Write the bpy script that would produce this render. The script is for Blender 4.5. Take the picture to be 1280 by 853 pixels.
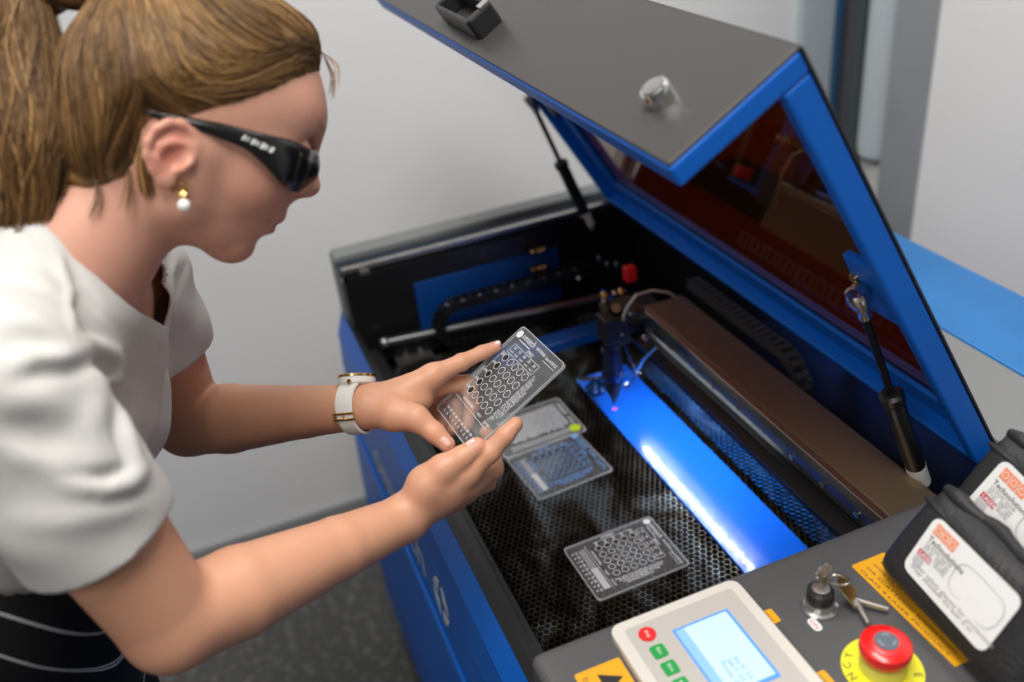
import bpy, bmesh, math, random
import numpy as np
from mathutils import Vector, Matrix
for _o in list(bpy.data.objects): bpy.data.objects.remove(_o)
SC = bpy.context.scene
COL = SC.collection
# ---------------------------------------------------------------- camera
CAM = Vector((0.0, 0.0, 1.61))
RIGHT, UP, BACK = Vector((.3640, .9257, -.1024)), Vector((-.4479, .2702, .8523)), Vector((.8167, -.2644, .5130))
BACK.normalize(); RIGHT = (RIGHT - BACK * RIGHT.dot(BACK)).normalized(); UP = BACK.cross(RIGHT)
FPX = 1143.0
cd = bpy.data.cameras.new('camera'); cam = bpy.data.objects.new('camera', cd); COL.objects.link(cam)
cam.matrix_world = Matrix(((RIGHT.x, UP.x, BACK.x, CAM.x), (RIGHT.y, UP.y, BACK.y, CAM.y), (RIGHT.z, UP.z, BACK.z, CAM.z), (0, 0, 0, 1)))
cd.sensor_width = 36; cd.lens = FPX / 1280 * 36; cd.clip_start = .05
cd.dof.use_dof = True; cd.dof.focus_distance = .945; cd.dof.aperture_fstop = 2.6
SC.camera = cam
# ---------------------------------------------------------------- world, lights, exposure
SC.view_settings.view_transform = 'Standard'; SC.view_settings.look = 'None'
SC.view_settings.gamma = 1; SC.view_settings.exposure = 0.0; SC.view_settings.use_curve_mapping = False
w = bpy.data.worlds.new('room_light'); SC.world = w; w.use_nodes = True
w.node_tree.nodes['Background'].inputs[0].default_value = (.80, .88, 1.0, 1)
w.node_tree.nodes['Background'].inputs[1].default_value = .13
def area(name, loc, target, sx, sy, power, col):
    l = bpy.data.lights.new(name, 'AREA'); l.shape = 'RECTANGLE'; l.size = sx; l.size_y = sy; l.energy = power; l.color = col
    o = bpy.data.objects.new(name, l); COL.objects.link(o); o.location = loc
    o.rotation_euler = (Vector(target) - Vector(loc)).to_track_quat('-Z', 'Y').to_euler(); return o
area('ceiling_lamp', (-.30, .0, 2.72), (-.30, .0, 0), 1.2, .5, 34, (1, .97, .93))
area('ceiling_lamp', (.9, -1.3, 2.72), (.9, -1.3, 0), 1.2, .6, 31, (1, .96, .91))
area('ceiling_lamp', (-1.2, .9, 2.72), (-1.2, .9, 0), .9, .3, 12, (1, .97, .95))
# ---------------------------------------------------------------- helpers
def ray(px, py): return RIGHT * ((px - 640) / FPX) - UP * ((py - 426.5) / FPX) - BACK
def PD(px, py, d): return CAM + ray(px, py) * d                      # a point seen at a pixel, at a depth
def Pz(px, py, z): r = ray(px, py); return CAM + r * ((z - CAM.z) / r.z)
def Py(px, py, y): r = ray(px, py); return CAM + r * ((y - CAM.y) / r.y)
def Px(px, py, x): r = ray(px, py); return CAM + r * ((x - CAM.x) / r.x)
def V(*a): return Vector(a)
MATS = {}
def mat(name, col=(.5, .5, .5), rough=.5, metal=0, emit=None, es=1, noise=0, nscale=20, bump=0, bscale=60, spec=.5, col2=None, coat=0, trans=0, sss=0, stretch=None):
    if name in MATS: return MATS[name]
    m = bpy.data.materials.new(name); m.use_nodes = True; nt = m.node_tree; b = nt.nodes['Principled BSDF']
    b.inputs['Base Color'].default_value = (*col, 1); b.inputs['Roughness'].default_value = rough; b.inputs['Metallic'].default_value = metal
    b.inputs['Specular IOR Level'].default_value = spec; b.inputs['Coat Weight'].default_value = coat; b.inputs['Transmission Weight'].default_value = trans
    if sss: b.inputs['Subsurface Weight'].default_value = sss; b.inputs['Subsurface Radius'].default_value = (.01, .004, .002); b.inputs['Subsurface Scale'].default_value = 1
    if emit: b.inputs['Emission Color'].default_value = (*emit, 1); b.inputs['Emission Strength'].default_value = es
    tc = nt.nodes.new('ShaderNodeTexCoord'); src = tc.outputs['Object']
    if stretch:
        mp = nt.nodes.new('ShaderNodeMapping'); mp.inputs['Scale'].default_value = stretch; nt.links.new(src, mp.inputs[0]); src = mp.outputs[0]
    if noise or col2:
        n = nt.nodes.new('ShaderNodeTexNoise'); n.inputs['Scale'].default_value = nscale; n.inputs['Detail'].default_value = 5
        nt.links.new(src, n.inputs['Vector'])
        r = nt.nodes.new('ShaderNodeValToRGB'); r.color_ramp.elements[0].position = .35; r.color_ramp.elements[1].position = .68
        c2 = col2 or tuple(c * (1 - noise) for c in col)
        r.color_ramp.elements[0].color = (*c2, 1); r.color_ramp.elements[1].color = (*col, 1)
        nt.links.new(n.outputs[0], r.inputs[0]); nt.links.new(r.outputs[0], b.inputs['Base Color'])
    if bump:
        n2 = nt.nodes.new('ShaderNodeTexNoise'); n2.inputs['Scale'].default_value = bscale; n2.inputs['Detail'].default_value = 4
        nt.links.new(src, n2.inputs['Vector'])
        bp = nt.nodes.new('ShaderNodeBump'); bp.inputs['Strength'].default_value = bump; bp.inputs['Distance'].default_value = .002
        nt.links.new(n2.outputs[0], bp.inputs['Height']); nt.links.new(bp.outputs[0], b.inputs['Normal'])
    MATS[name] = m; return m
ORG = {}
def tag(o, label=None, cat=None, group=None, kind=None):
    if label: o['label'] = label
    if cat: o['category'] = cat
    if group: o['group'] = group
    if kind: o['kind'] = kind
    return o
def empty(name, loc, label, cat, group=None):
    o = bpy.data.objects.new(name, None); o.empty_display_size = .02; COL.objects.link(o); o.location = loc; ORG[o] = Vector(loc)
    return tag(o, label, cat, group)
class MB:
    def __init__(s): s.v = []; s.f = []; s.m = []; s.cur = 0
    def add(s, vs, fs):
        n = len(s.v); s.v += [tuple(v) for v in vs]; s.f += [tuple(n + i for i in f) for f in fs]; s.m += [s.cur] * len(fs); return s
    def box(s, lo, hi): return s.obox(((V(*lo) + V(*hi)) / 2), V(1, 0, 0), V(0, 1, 0), V(0, 0, 1), (hi[0] - lo[0], hi[1] - lo[1], hi[2] - lo[2]))
    def obox(s, c, ax, ay, az, sz):
        c = V(*c); vs = []
        for i in (-.5, .5):
            for j in (-.5, .5):
                for k in (-.5, .5): vs.append(c + ax * (i * sz[0]) + ay * (j * sz[1]) + az * (k * sz[2]))
        return s.add(vs, [(0, 1, 3, 2), (4, 6, 7, 5), (0, 4, 5, 1), (2, 3, 7, 6), (0, 2, 6, 4), (1, 5, 7, 3)])
    def prism(s, pts, off):
        n = len(pts); vs = [V(*p) for p in pts] + [V(*p) + V(*off) for p in pts]
        return s.add(vs, [tuple(range(n))[::-1], tuple(range(n, 2 * n))] + [(i, (i + 1) % n, n + (i + 1) % n, n + i) for i in range(n)])
    def frame(s, a, b):                     # loops a (outer) and b (inner) of equal length: a ring of quads
        n = len(a); return s.add(list(a) + list(b), [(i, (i + 1) % n, n + (i + 1) % n, n + i) for i in range(n)])
    def tube(s, pts, rs, n=12, cap=True):
        pts = [V(*p) for p in pts]
        if not hasattr(rs, '__len__'): rs = [rs] * len(pts)
        up = None; vs = []; fs = []
        for i, p in enumerate(pts):
            t = (pts[min(i + 1, len(pts) - 1)] - pts[max(i - 1, 0)]).normalized()
            if up is None: up = V(0, 0, 1) if abs(t.z) < .9 else V(1, 0, 0)
            x = t.cross(up).normalized(); up = x.cross(t).normalized()
            for k in range(n):
                a = 2 * math.pi * k / n; vs.append(p + (x * math.cos(a) + up * math.sin(a)) * rs[i])
        for i in range(len(pts) - 1):
            for k in range(n): fs.append((i * n + k, i * n + (k + 1) % n, (i + 1) * n + (k + 1) % n, (i + 1) * n + k))
        if cap: fs.append(tuple(range(n))[::-1]); fs.append(tuple(range((len(pts) - 1) * n, len(pts) * n)))
        return s.add(vs, fs)
    def lathe(s, c, ax, prof, n=24):        # prof: (radius, height along ax)
        ax = V(*ax).normalized(); return s.tube([V(*c) + ax * h for r, h in prof], [max(r, 1e-5) for r, h in prof], n) if False else s._lathe(V(*c), ax, prof, n)
    def _lathe(s, c, ax, prof, n):
        u = V(0, 0, 1) if abs(ax.z) < .9 else V(1, 0, 0); x = ax.cross(u).normalized(); y = x.cross(ax); vs = []; fs = []
        for r, h in prof:
            for k in range(n):
                a = 2 * math.pi * k / n; vs.append(c + ax * h + (x * math.cos(a) + y * math.sin(a)) * max(r, 1e-5))
        for i in range(len(prof) - 1):
            for k in range(n): fs.append((i * n + k, (i + 1) * n + k, (i + 1) * n + (k + 1) % n, i * n + (k + 1) % n))
        fs.append(tuple(range(n))); fs.append(tuple(range((len(prof) - 1) * n, len(prof) * n))[::-1])
        return s.add(vs, fs)
    def ball(s, c, r, n=12):
        return s._lathe(V(*c), V(0, 0, 1), [(r * math.sin(math.pi * i / n), -r * math.cos(math.pi * i / n)) for i in range(n + 1)], n * 2)
    def build(s, name, mt, parent=None, smooth=False, bevel=0, seg=2, org=None):
        me = bpy.data.meshes.new(name)
        o = bpy.data.objects.new(name, me); COL.objects.link(o)
        if parent: o.parent = parent; g = ORG[parent]; ORG[o] = g
        else: g = V(*org) if org is not None else V(0, 0, 0); o.location = g; ORG[o] = g
        me.from_pydata([(x - g.x, y - g.y, z - g.z) for x, y, z in s.v], [], s.f)
        for q in (mt if isinstance(mt, (list, tuple)) else [mt]): me.materials.append(q)
        me.polygons.foreach_set('material_index', s.m)
        bm = bmesh.new(); bm.from_mesh(me); bmesh.ops.recalc_face_normals(bm, faces=bm.faces); bm.to_mesh(me); bm.free()
        if smooth:
            me.polygons.foreach_set('use_smooth', [True] * len(me.polygons))
            try: me.set_sharp_from_angle(angle=math.radians(40))
            except Exception: pass
        if bevel:
            md = o.modifiers.new('bevel', 'BEVEL'); md.width = bevel; md.segments = seg; md.limit_method = 'ANGLE'
        return o
def mesh_text(txt, size, thick=0.0002):
    cu = bpy.data.curves.new('t', 'FONT'); cu.body = txt; cu.size = size; cu.extrude = thick; cu.align_x = 'LEFT'; cu.resolution_u = 2
    ob = bpy.data.objects.new('t', cu); COL.objects.link(ob)
    me = bpy.data.meshes.new_from_object(ob.evaluated_get(bpy.context.evaluated_depsgraph_get()))
    vs = [v.co.copy() for v in me.vertices]; fs = [tuple(p.vertices) for p in me.polygons]
    bpy.data.objects.remove(ob); bpy.data.curves.remove(cu); bpy.data.meshes.remove(me); return vs, fs
def put_text(mb, txt, size, o, ax, ay, width=None, thick=.0001):
    vs, fs = mesh_text(txt, size, thick); az = ax.cross(ay).normalized()
    if width and vs:
        k = width / max(v.x for v in vs)
        for v in vs: v.x *= k
    mb.add([o + ax * v.x + ay * v.y + az * v.z for v in vs], fs)
def rrect(w, h, r, n=4):
    out = []
    for cx, cy, a0 in ((w - r, h - r, 0), (r, h - r, 90), (r, r, 180), (w - r, r, 270)):
        for i in range(n + 1):
            a = math.radians(a0 + 90 * i / n); out.append((cx + r * math.cos(a), cy + r * math.sin(a)))
    return out
def plate(mb, o, ax, ay, w, h, r, t, n=4):    # rounded plate, thickness t along ax x ay
    az = ax.cross(ay).normalized(); mb.prism([o + ax * x + ay * y for x, y in rrect(w, h, r, n)], az * t)
X, Y, Z = V(1, 0, 0), V(0, 1, 0), V(0, 0, 1)
# ---------------------------------------------------------------- materials
BLUE = mat('blue_paint', (.001, .125, .58), .42, spec=.28, bump=.05, bscale=400)
GREY = mat('grey_powder_coat', (.20, .205, .21), .5, bump=.15, bscale=900)
DGREY = mat('dark_grey_coat', (.085, .085, .088), .45, bump=.15, bscale=900)
LIDG = mat('lid_grey', (.046, .043, .041), .38, bump=.1, bscale=900)
BLACK = mat('black_satin', (.006, .006, .007), .38)
BLK2 = mat('black_matte', (.012, .012, .013), .6)
STEEL = mat('steel', (.62, .6, .58), .22, 1)
ALU = mat('aluminium', (.55, .54, .52), .38, 1, noise=.25, nscale=40)
BRASS = mat('brass', (.75, .48, .18), .25, 1)
RUB = mat('black_plastic', (.015, .015, .016), .45)
# ---------------------------------------------------------------- the room
WALL = mat('wall_paint', (.80, .80, .805), .75, noise=.02, nscale=3)
WALLW = mat('white_wall_paint', (.88, .87, .85), .75)
def slab(name, lo, hi, m, bevel=0):
    o = MB().box(lo, hi).build(name, m, bevel=bevel); o['kind'] = 'structure'; return o
def carpet():
    m = bpy.data.materials.new('carpet'); m.use_nodes = True; nt = m.node_tree; b = nt.nodes['Principled BSDF']; b.inputs['Roughness'].default_value = .95
    tc = nt.nodes.new('ShaderNodeTexCoord'); v = nt.nodes.new('ShaderNodeTexNoise'); v.inputs['Scale'].default_value = 45; v.inputs['Detail'].default_value = 3
    r = nt.nodes.new('ShaderNodeValToRGB'); e = r.color_ramp.elements; e[0].position = .5; e[0].color = (.075, .075, .072, 1); e[1].position = .72; e[1].color = (.15, .15, .144, 1)
    nt.links.new(tc.outputs['Object'], v.inputs['Vector']); nt.links.new(v.outputs[0], r.inputs[0]); nt.links.new(r.outputs[0], b.inputs['Base Color']); return m
slab('floor', (-2.1, -3, -.1), (2.6, 1.8, 0), carpet())
slab('wall_left', (-2.06, -3, 0), (-1.94, 1.46, 2.8), WALL)
slab('baseboard_left', (-1.94, -3, 0), (-1.925, 1.46, .06), mat('baseboard', (.30, .30, .31), .6))
slab('wall_back', (-1.522, 1.50, 0), (2.6, 1.62, 2.8), WALLW)
slab('ceiling', (-2.1, -3, 2.8), (2.6, 1.8, 2.9), mat('ceiling', (.8, .8, .78), .8))
# recess of the back wall: pale jamb, dark window pane, white pipe, grey pilaster
slab('trim_3', (-1.665, 1.515, 0), (-1.522, 1.62, 2.8), mat('pilaster_grey', (.30, .315, .33), .6, noise=.1, nscale=5))
slab('trim_1', (-2.06, 1.46, 0), (-1.915, 1.56, 2.8), mat('jamb_paint', (.50, .56, .60), .5))
wf = slab('window_1', (-1.915, 1.56, 0), (-1.80, 1.59, 2.8), mat('window_dark_glass', (.05, .045, .045), .15, coat=1))
ORG[wf] = V(0, 0, 0)
MB().box((-1.80, 1.52, .0), (-1.765, 1.60, 2.8)).build('window_frame', mat('window_frame_dark', (.035, .05, .055), .3), wf)
MB().box((-1.905, 1.545, .40), (-1.893, 1.56, 2.8)).build('glazing_strip', mat('strip_blue', (.03, .10, .2), .3), wf)
slab('trim_2', (-1.765, 1.54, 0), (-1.665, 1.60, .73), mat('trim_white', (.70, .69, .66), .5))
pipe = MB()._lathe(V(-1.715, 1.545, .76), Z, [(.02, -.012), (.042, 0), (.046, .02), (.046, 2.04)], 28).build('wall_pipe', mat('pipe_white', (.56, .62, .64), .4), smooth=True, org=(-1.715, 1.545, .76))
tag(pipe, 'pale round vertical pipe in the wall corner behind the raised lid', 'pipe')
# ---------------------------------------------------------------- the laser cutter
XL, XD, XR = -1.49, -.53, .06
M = empty('laser_cutter', (-.75, .55, 0), 'blue and grey laser cutting machine with its window lid raised, by the wall', 'machine')
def yz(x, pts): return [V(x, y, z) for y, z in pts]
# cabinet
cb = MB()
cb.box((XL + .01, .19, .06), (XR, .97, .70)); cb.build('base_cabinet', BLUE, M, bevel=.004)
k = MB(); k.box((XL + .05, .22, .0), (XR, .93, .06)); k.build('plinth', BLK2, M)
up = MB().prism(yz(XL + .012, [(.165, .845), (.150, .80), (.1505, .79), (.146, .735), (.1652, .735), (.1652, .845)]), (XR - XL - .012, 0, 0)).build('front_sill', BLUE, M, bevel=.0015)
MB().prism(yz(XL + .012, [(.1465, .732), (.141, .632), (.19, .632), (.19, .732)]), (XR - XL - .012, 0, 0)).build('front_door', BLUE, M, bevel=.003)
MB().box((XL + .012, .152, .606), (XR, .19, .632)).build('groove_strip', mat('taupe_strip', (.10, .09, .085), .6), M)
MB().prism(yz(XL + .012, [(.1375, .606), (.127, .37), (.127, .16), (.145, .07), (.19, .07), (.19, .606)]), (XR - XL - .012, 0, 0)).build('lower_panel', BLUE, M, bevel=.004)
ck = Py(463, 596, .141); MB()._lathe(V(ck.x, .143, ck.z), -Y, [(.008, 0), (.008, .004), (.005, .006)], 16).build('cam_lock', STEEL, M, smooth=True)
# logo lettering: round emblem with cut strokes and letters on the front door
def on_front(x, z): return V(x, .1465 - (.732 - z) * .055 - .001, z)
lg = MB(); o0 = on_front(-1.30, .70); ay = V(0, .055, 1).normalized()
put_text(lg, 'omtech', .085, on_front(-1.27, .655), X, ay, width=.30)
for i, (x0, z0) in enumerate(((-.965, .68), (-.925, .665))): pass
lg.build('logo_lettering', mat('logo_pale', (.55, .62, .66), .5), M)['kind'] = 'stuff'
lg = MB()
c = on_front(-.885, .688)
for a0, a1 in ((.1, 1.35), (1.6, 2.9), (3.2, 4.5), (4.8, 6.0)):
    pts = [c + X * (.034 * math.cos(a0 + (a1 - a0) * t / 6)) + ay * (.034 * math.sin(a0 + (a1 - a0) * t / 6)) for t in range(7)] + [c + X * (.013 * math.cos((a0 + a1) / 2)) + ay * (.013 * math.sin((a0 + a1) / 2))]
    lg.prism(pts, V(0, -.0008, 0))
lg.build('logo_emblem', MATS['logo_pale'], M)['kind'] = 'stuff'
# left end wall with its stepped rim
def rimloop(x, d, z0=.70, yb=.72): return [V(x, .169 + d * .35, z0), V(x, .169 + d * .35, .96 - d), V(x, yb, .96 - d), V(x, yb, z0)]
MB().prism([V(XL, .167, .06), V(XL, .167, .955), V(XL, .172, .962), V(XL, .98, .962), V(XL, .98, .06)], (.040, 0, 0)).build('end_panel', mat('rim_grey', (.20, .215, .213), .5, bump=.1, bscale=900), M, bevel=.005, seg=3)
MB().prism([V(-1.45, .168, .74), V(-1.45, .168, .950), V(-1.45, .72, .950), V(-1.45, .72, .74)], (.045, 0, 0)).build('rim_channel', mat('dark_blue_grey', (.012, .022, .036), .5), M)
r = MB(); r.box((-1.408, .172, .80), (-1.400, .176, .957)); r.box((-1.408, .172, .950), (-1.398, .715, .958))
r.box((-1.400, .168, .937), (-1.390, .176, .945)); r.box((-1.395, .2, .945), (-1.388, .215, .952)); r.build('rim_lip', ALU, M)
# cavity
MB().box((-1.405, .17, .70), (-1.39, .72, .945)).build('inner_wall', BLACK, M)
MB().box((-1.39, .285, .80), (-1.384, .555, .905)).build('inner_plate', mat('navy_shade_paint', (.002, .05, .24), .35), M, bevel=.001)  # blue panel; the shade of the cavity is put into its navy colour
MB().box((-1.405, .700, .70), (XD + .03, .715, .955)).build('rear_wall', BLACK, M)
MB().box((-1.405, .19, .70), (XD + .03, .715, .715)).build('tray', BLACK, M)
MB().box((XD + .01, .165, .70), (XD + .03, .715, .955)).build('inner_wall', BLACK, M)
MB().prism([V(-1.40, .1655, .846), V(-1.40, .1655, .80), V(-1.40, .176, .80), V(-1.40, .176, .846)], (.87, 0, 0)).build('sill_seal', BLACK, M)
MB().box((-1.395, .176, .775), (XD + .01, .200, .800)).build('inner_ledge', mat('ledge_black', (.018, .018, .019), .35, bump=.1), M, bevel=.002)
MB().box((-1.395, .200, .770), (XD + .01, .208, .791)).build('bed_frame', RUB, M, bevel=.001)
MB().box((-1.395, .60, .74), (XD + .01, .70, .785)).build('rear_shelf', mat('inner_black_blue', (.004, .006, .02), .4), M)
v = MB()
v.tube([V(-1.05, .690, .842), V(-.60, .690, .842)], .0025, 8); v.build('rear_edge_strip', BLUE, M)
# honeycomb bed: thin cell walls, joined
hb = MB(); P_ = .0082; R1 = P_ / math.sqrt(3); x0, x1, y0, y1 = -1.33, -.545, .210, .598
nx, ny = int((x1 - x0) / (R1 * 1.5)), int((y1 - y0) / P_)
rnd = random.Random(3)
for i in range(nx):
    for j in range(ny):
        cx = x0 + (i + .5) * R1 * 1.5; cy = y0 + (j + .5 + (.5 if i % 2 else 0)) * P_
        if cy > y1: continue
        ri = R1 * (.83 + .05 * rnd.random())
        a = [V(cx + R1 * math.cos(k * math.pi / 3), cy + R1 * math.sin(k * math.pi / 3), .790) for k in range(6)]
        b = [V(cx + ri * math.cos(k * math.pi / 3), cy + ri * math.sin(k * math.pi / 3), .790) for k in range(6)]
        cdn = [V(p.x, p.y, .776) for p in b]
        hb.frame(a, b); hb.frame(b, cdn)
def hexmat():
    m = mat('honeycomb_metal', (.22, .24, .26), .35, .75); nt = m.node_tree; b = nt.nodes['Principled BSDF']
    tc = nt.nodes.new('ShaderNodeTexCoord'); mp = nt.nodes.new('ShaderNodeMapping'); mp.inputs['Scale'].default_value = (9, 14, 1); mp.inputs['Rotation'].default_value = (0, 0, .5)
    n = nt.nodes.new('ShaderNodeTexNoise'); n.inputs['Scale'].default_value = 1; n.inputs['Detail'].default_value = 6; n.inputs['Distortion'].default_value = 1.2
    r = nt.nodes.new('ShaderNodeValToRGB'); e = r.color_ramp.elements; e[0].position = .42; e[0].color = (.018, .012, .007, 1); e[1].position = .66; e[1].color = (.24, .27, .29, 1)
    q = e.new(.53); q.color = (.07, .06, .045, 1)
    nt.links.new(tc.outputs['Object'], mp.inputs[0]); nt.links.new(mp.outputs[0], n.inputs['Vector']); nt.links.new(n.outputs[0], r.inputs[0]); nt.links.new(r.outputs[0], b.inputs['Base Color'])
    return m
ho = hb.build('honeycomb_bed', hexmat(), M); ho['kind'] = 'stuff'
MB().box((-1.34, .205, .7715), (-.545, .60, .7755)).build('bed_plate', mat('bed_plate_dark', (.006, .007, .008), .3, .3), M)
# rear deck and hinge cover
MB().box((-1.45, .716, .70), (XR, .832, .960)).build('hinge_deck', GREY, M, bevel=.003)
MB().box((-1.45, .833, .70), (XR, .978, .961)).build('tube_cover', mat('cover_blue', (.015, .17, .47), .42, noise=.25, nscale=5, bump=.05), M, bevel=.003)
# bracket plate and bolts low at the left front corner of the cavity
MB().box((-1.385, .225, .775), (-1.325, .29, .785)).build('corner_plate', mat('dull_metal', (.10, .10, .095), .5, .6), M, bevel=.002)
for p in ((-1.365, .245), (-1.365, .272)):
    MB()._lathe(V(p[0], p[1], .785), Z, [(.007, 0), (.007, .006), (.003, .008)], 12).build('bolt', STEEL, M, smooth=True)
# ---- lid
def schlick(nt, f0):
    lw = nt.nodes.new('ShaderNodeLayerWeight'); a = nt.nodes.new('ShaderNodeMath'); a.operation = 'POWER'; a.inputs[1].default_value = 5; nt.links.new(lw.outputs['Facing'], a.inputs[0])
    b = nt.nodes.new('ShaderNodeMath'); b.operation = 'MULTIPLY_ADD'; b.inputs[1].default_value = 1 - f0; b.inputs[2].default_value = f0; nt.links.new(a.outputs[0], b.inputs[0]); lw.inputs[0].default_value = .5; return b
LH = V(0, .700, .965); LD = V(0, -.512, .859).normalized(); LN = V(0, .859, .512).normalized()
def L(x, a, b): return V(x, 0, 0) + LH + LD * a + LN * b
LX0, LX1, LA = -1.428, -.552, .545
def lbox(mb, x0, x1, a0, a1, b0, b1): return mb.obox(L((x0 + x1) / 2, (a0 + a1) / 2, (b0 + b1) / 2), X, LD, LN, (x1 - x0, a1 - a0, b1 - b0))
lid = MB()
lbox(lid, LX0, LX0 + .012, 0, LA - .0222, -.028, -.002); lbox(lid, LX1 - .012, LX1, 0, LA - .0222, -.028, -.002)
lbox(lid, LX0 + .0122, LX1 - .0122, 0, .010, -.028, -.002)
lbox(lid, LX0 + .012, LX0 + .055, 0, LA - .02, -.010, -.003); lbox(lid, LX1 - .055, LX1 - .012, 0, LA - .02, -.010, -.003)
lbox(lid, LX0 + .055, LX1 - .055, .01, .050, -.010, -.003); lbox(lid, LX0 + .055, LX1 - .055, LA - .045, LA - .02, -.010, -.003)
# front flap: channel with blue inner side and edges
lbox(lid, LX0, LX1, LA - .022, LA - .002, -.128, -.002)
LIDO = lid.build('lid', BLUE, M, bevel=.003, seg=3)
sk = MB()
lbox(sk, LX0 - .001, LX1 + .001, -.002, .046, -.002, .001); lbox(sk, LX0 - .001, LX1 + .001, LA - .046, LA + .001, -.002, .001)
lbox(sk, LX0 - .001, LX0 + .056, .046, LA - .046, -.002, .001); lbox(sk, LX1 - .056, LX1 + .001, .046, LA - .046, -.002, .001)
sk.build('lid_skin', RUB, LIDO, bevel=.001)
fl = MB(); lbox(fl, LX0 + .001, LX1 - .001, LA - .002, LA + .001, -.126, .0); fl.build('front_flap', LIDG, LIDO, bevel=.001)
gl = MB(); lbox(gl, LX0 + .05, LX1 - .05, .045, LA - .04, -.003, -.0005)
def amber():
    m = bpy.data.materials.new('amber_acrylic'); m.use_nodes = True; nt = m.node_tree; nt.nodes.remove(nt.nodes['Principled BSDF'])
    t = nt.nodes.new('ShaderNodeBsdfTransparent'); t.inputs[0].default_value = (.31, .10, .032, 1)
    g = nt.nodes.new('ShaderNodeBsdfGlossy'); g.inputs['Roughness'].default_value = .03; g.inputs[0].default_value = (1, .93, .88, 1)
    f = schlick(nt, .11); x = nt.nodes.new('ShaderNodeMixShader')
    nt.links.new(f.outputs[0], x.inputs[0]); nt.links.new(t.outputs[0], x.inputs[1]); nt.links.new(g.outputs[0], x.inputs[2]); nt.links.new(x.outputs[0], nt.nodes['Material Output'].inputs[0]); return m
gl.build('window_pane', amber(), LIDO)
def F_(x, s, out): return L(x, LA + .001 + out, -s)                 # on the outer face of the flap: s down from the fold
# handle
hd = MB()
hx0, hx1, s0, s1 = -1.115, -.995, .078, .108
hd.obox(F_((hx0 + hx1) / 2, s1, .012), X, LD, LN, (hx1 - hx0, .024, .006)); 
hd.obox(F_(hx1, (s0 + s1) / 2, .012), X, LD, LN, (.014, .026, s1 - s0)); hd.obox(F_(hx0, (s0 + s1) / 2, .012), X, LD, LN, (.006, .024, s1 - s0))
hd.obox(F_((hx0 + hx1) / 2, s0, .012), X, LD, LN, (hx1 - hx0, .024, .005))
hd.build('handle', RUB, LIDO, bevel=.002)
MB().obox(F_(hx1, s0 + .006, .0265), X, LD, LN, (.014, .003, .012)).build('handle_end', STEEL, LIDO)
lk = F_(-.628, .083, 0)
MB()._lathe(lk, LD, [(.0125, 0), (.0125, .012), (.0115, .0135)], 28).build('lock_barrel', mat('chrome', (.8, .8, .8), .12, 1), LIDO, smooth=True)
MB()._lathe(lk + LD * .0137, LD, [(.0100, 0), (.0098, .0012), (.004, .0016)], 24).build('lock_core', ALU, LIDO, smooth=True)
cbl = MB(); cbl.tube([F_(-.985 - .01 * t, .03 - .02 * t, .004 + .01 * math.sin(t)) for t in (0, .7, 1.4, 2.1, 3)], .003, 8); cbl.build('cable', mat('cable_grey', (.35, .35, .35), .5), LIDO, smooth=True)
# gas struts
def strut(xt, xb, zb, yb):
    top = L(xt, .262, -.034); bot = V(xb, yb, zb); d = (bot - top); n = d.normalized(); ln = d.length
    o = MB().tube([top + n * (ln * .46), top + n * (ln * .86)], .0105, 18).build('gas_strut', BLACK, M, smooth=True)
    MB().tube([top + n * .012, top + n * (ln * .5)], .0042, 12).build('strut_rod', mat('rod_dark', (.03, .03, .03), .25, .8), o, smooth=True)
    MB()._lathe(top + n * (ln * .455), n, [(.009, 0), (.0125, .003), (.0125, .012), (.011, .014)], 18).build('strut_collar', BLACK, o, smooth=True)
    MB()._lathe(top - n * .009, n, [(.004, -.003), (.0105, 0), (.012, .008), (.0095, .018), (.0065, .024), (.0065, .034)], 18).build('ball_socket', STEEL, o, smooth=True)
    MB().tube([top + n * (ln * .86), top + n * (ln * .955)], .0108, 18).build('strut_label', mat('label_white', (.62, .62, .60), .6), o, smooth=True)
    MB().ball(bot - n * .004, .010).build('ball_stud', STEEL, o, smooth=True)
    return o, top
so, t1 = strut(-.598, -.588, .905, .645)
s2, t2 = strut(-1.405, -1.398, .915, .630)
for tp, sx in ((t1, -1), (t2, 1)):
    br = MB(); x = tp.x
    br.prism([L(x - .030, .215, -.011), L(x + .028, .215, -.011), L(x + .034, .30, -.011), L(x - .02, .30, -.011)], LN * -.010)
    br.build('strut_bracket', BLUE if sx < 0 else RUB, M, bevel=.003)
    MB()._lathe(L(x - .016, .268, -.020), -LN, [(.006, 0), (.006, .004), (.002, .006)], 12).build('bolt', BRASS, M, smooth=True)
    MB()._lathe(L(x - .009, .262, -.022), -LN, [(.005, 0), (.007, .006), (.005, .012)], 12).build('ball_stud', STEEL, M, smooth=True)
# hinge strip with holes on the lid's rear rail
hs = MB(); hs.box((LX0, .694, .957), (LX1, .699, .963)); hs.build('hinge', mat('hinge_dark', (.03, .032, .03), .4, .6), M)
for px, py in ((1160, 515), (1192, 538)):
    p = Px(px, py, 0) if False else None
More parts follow.
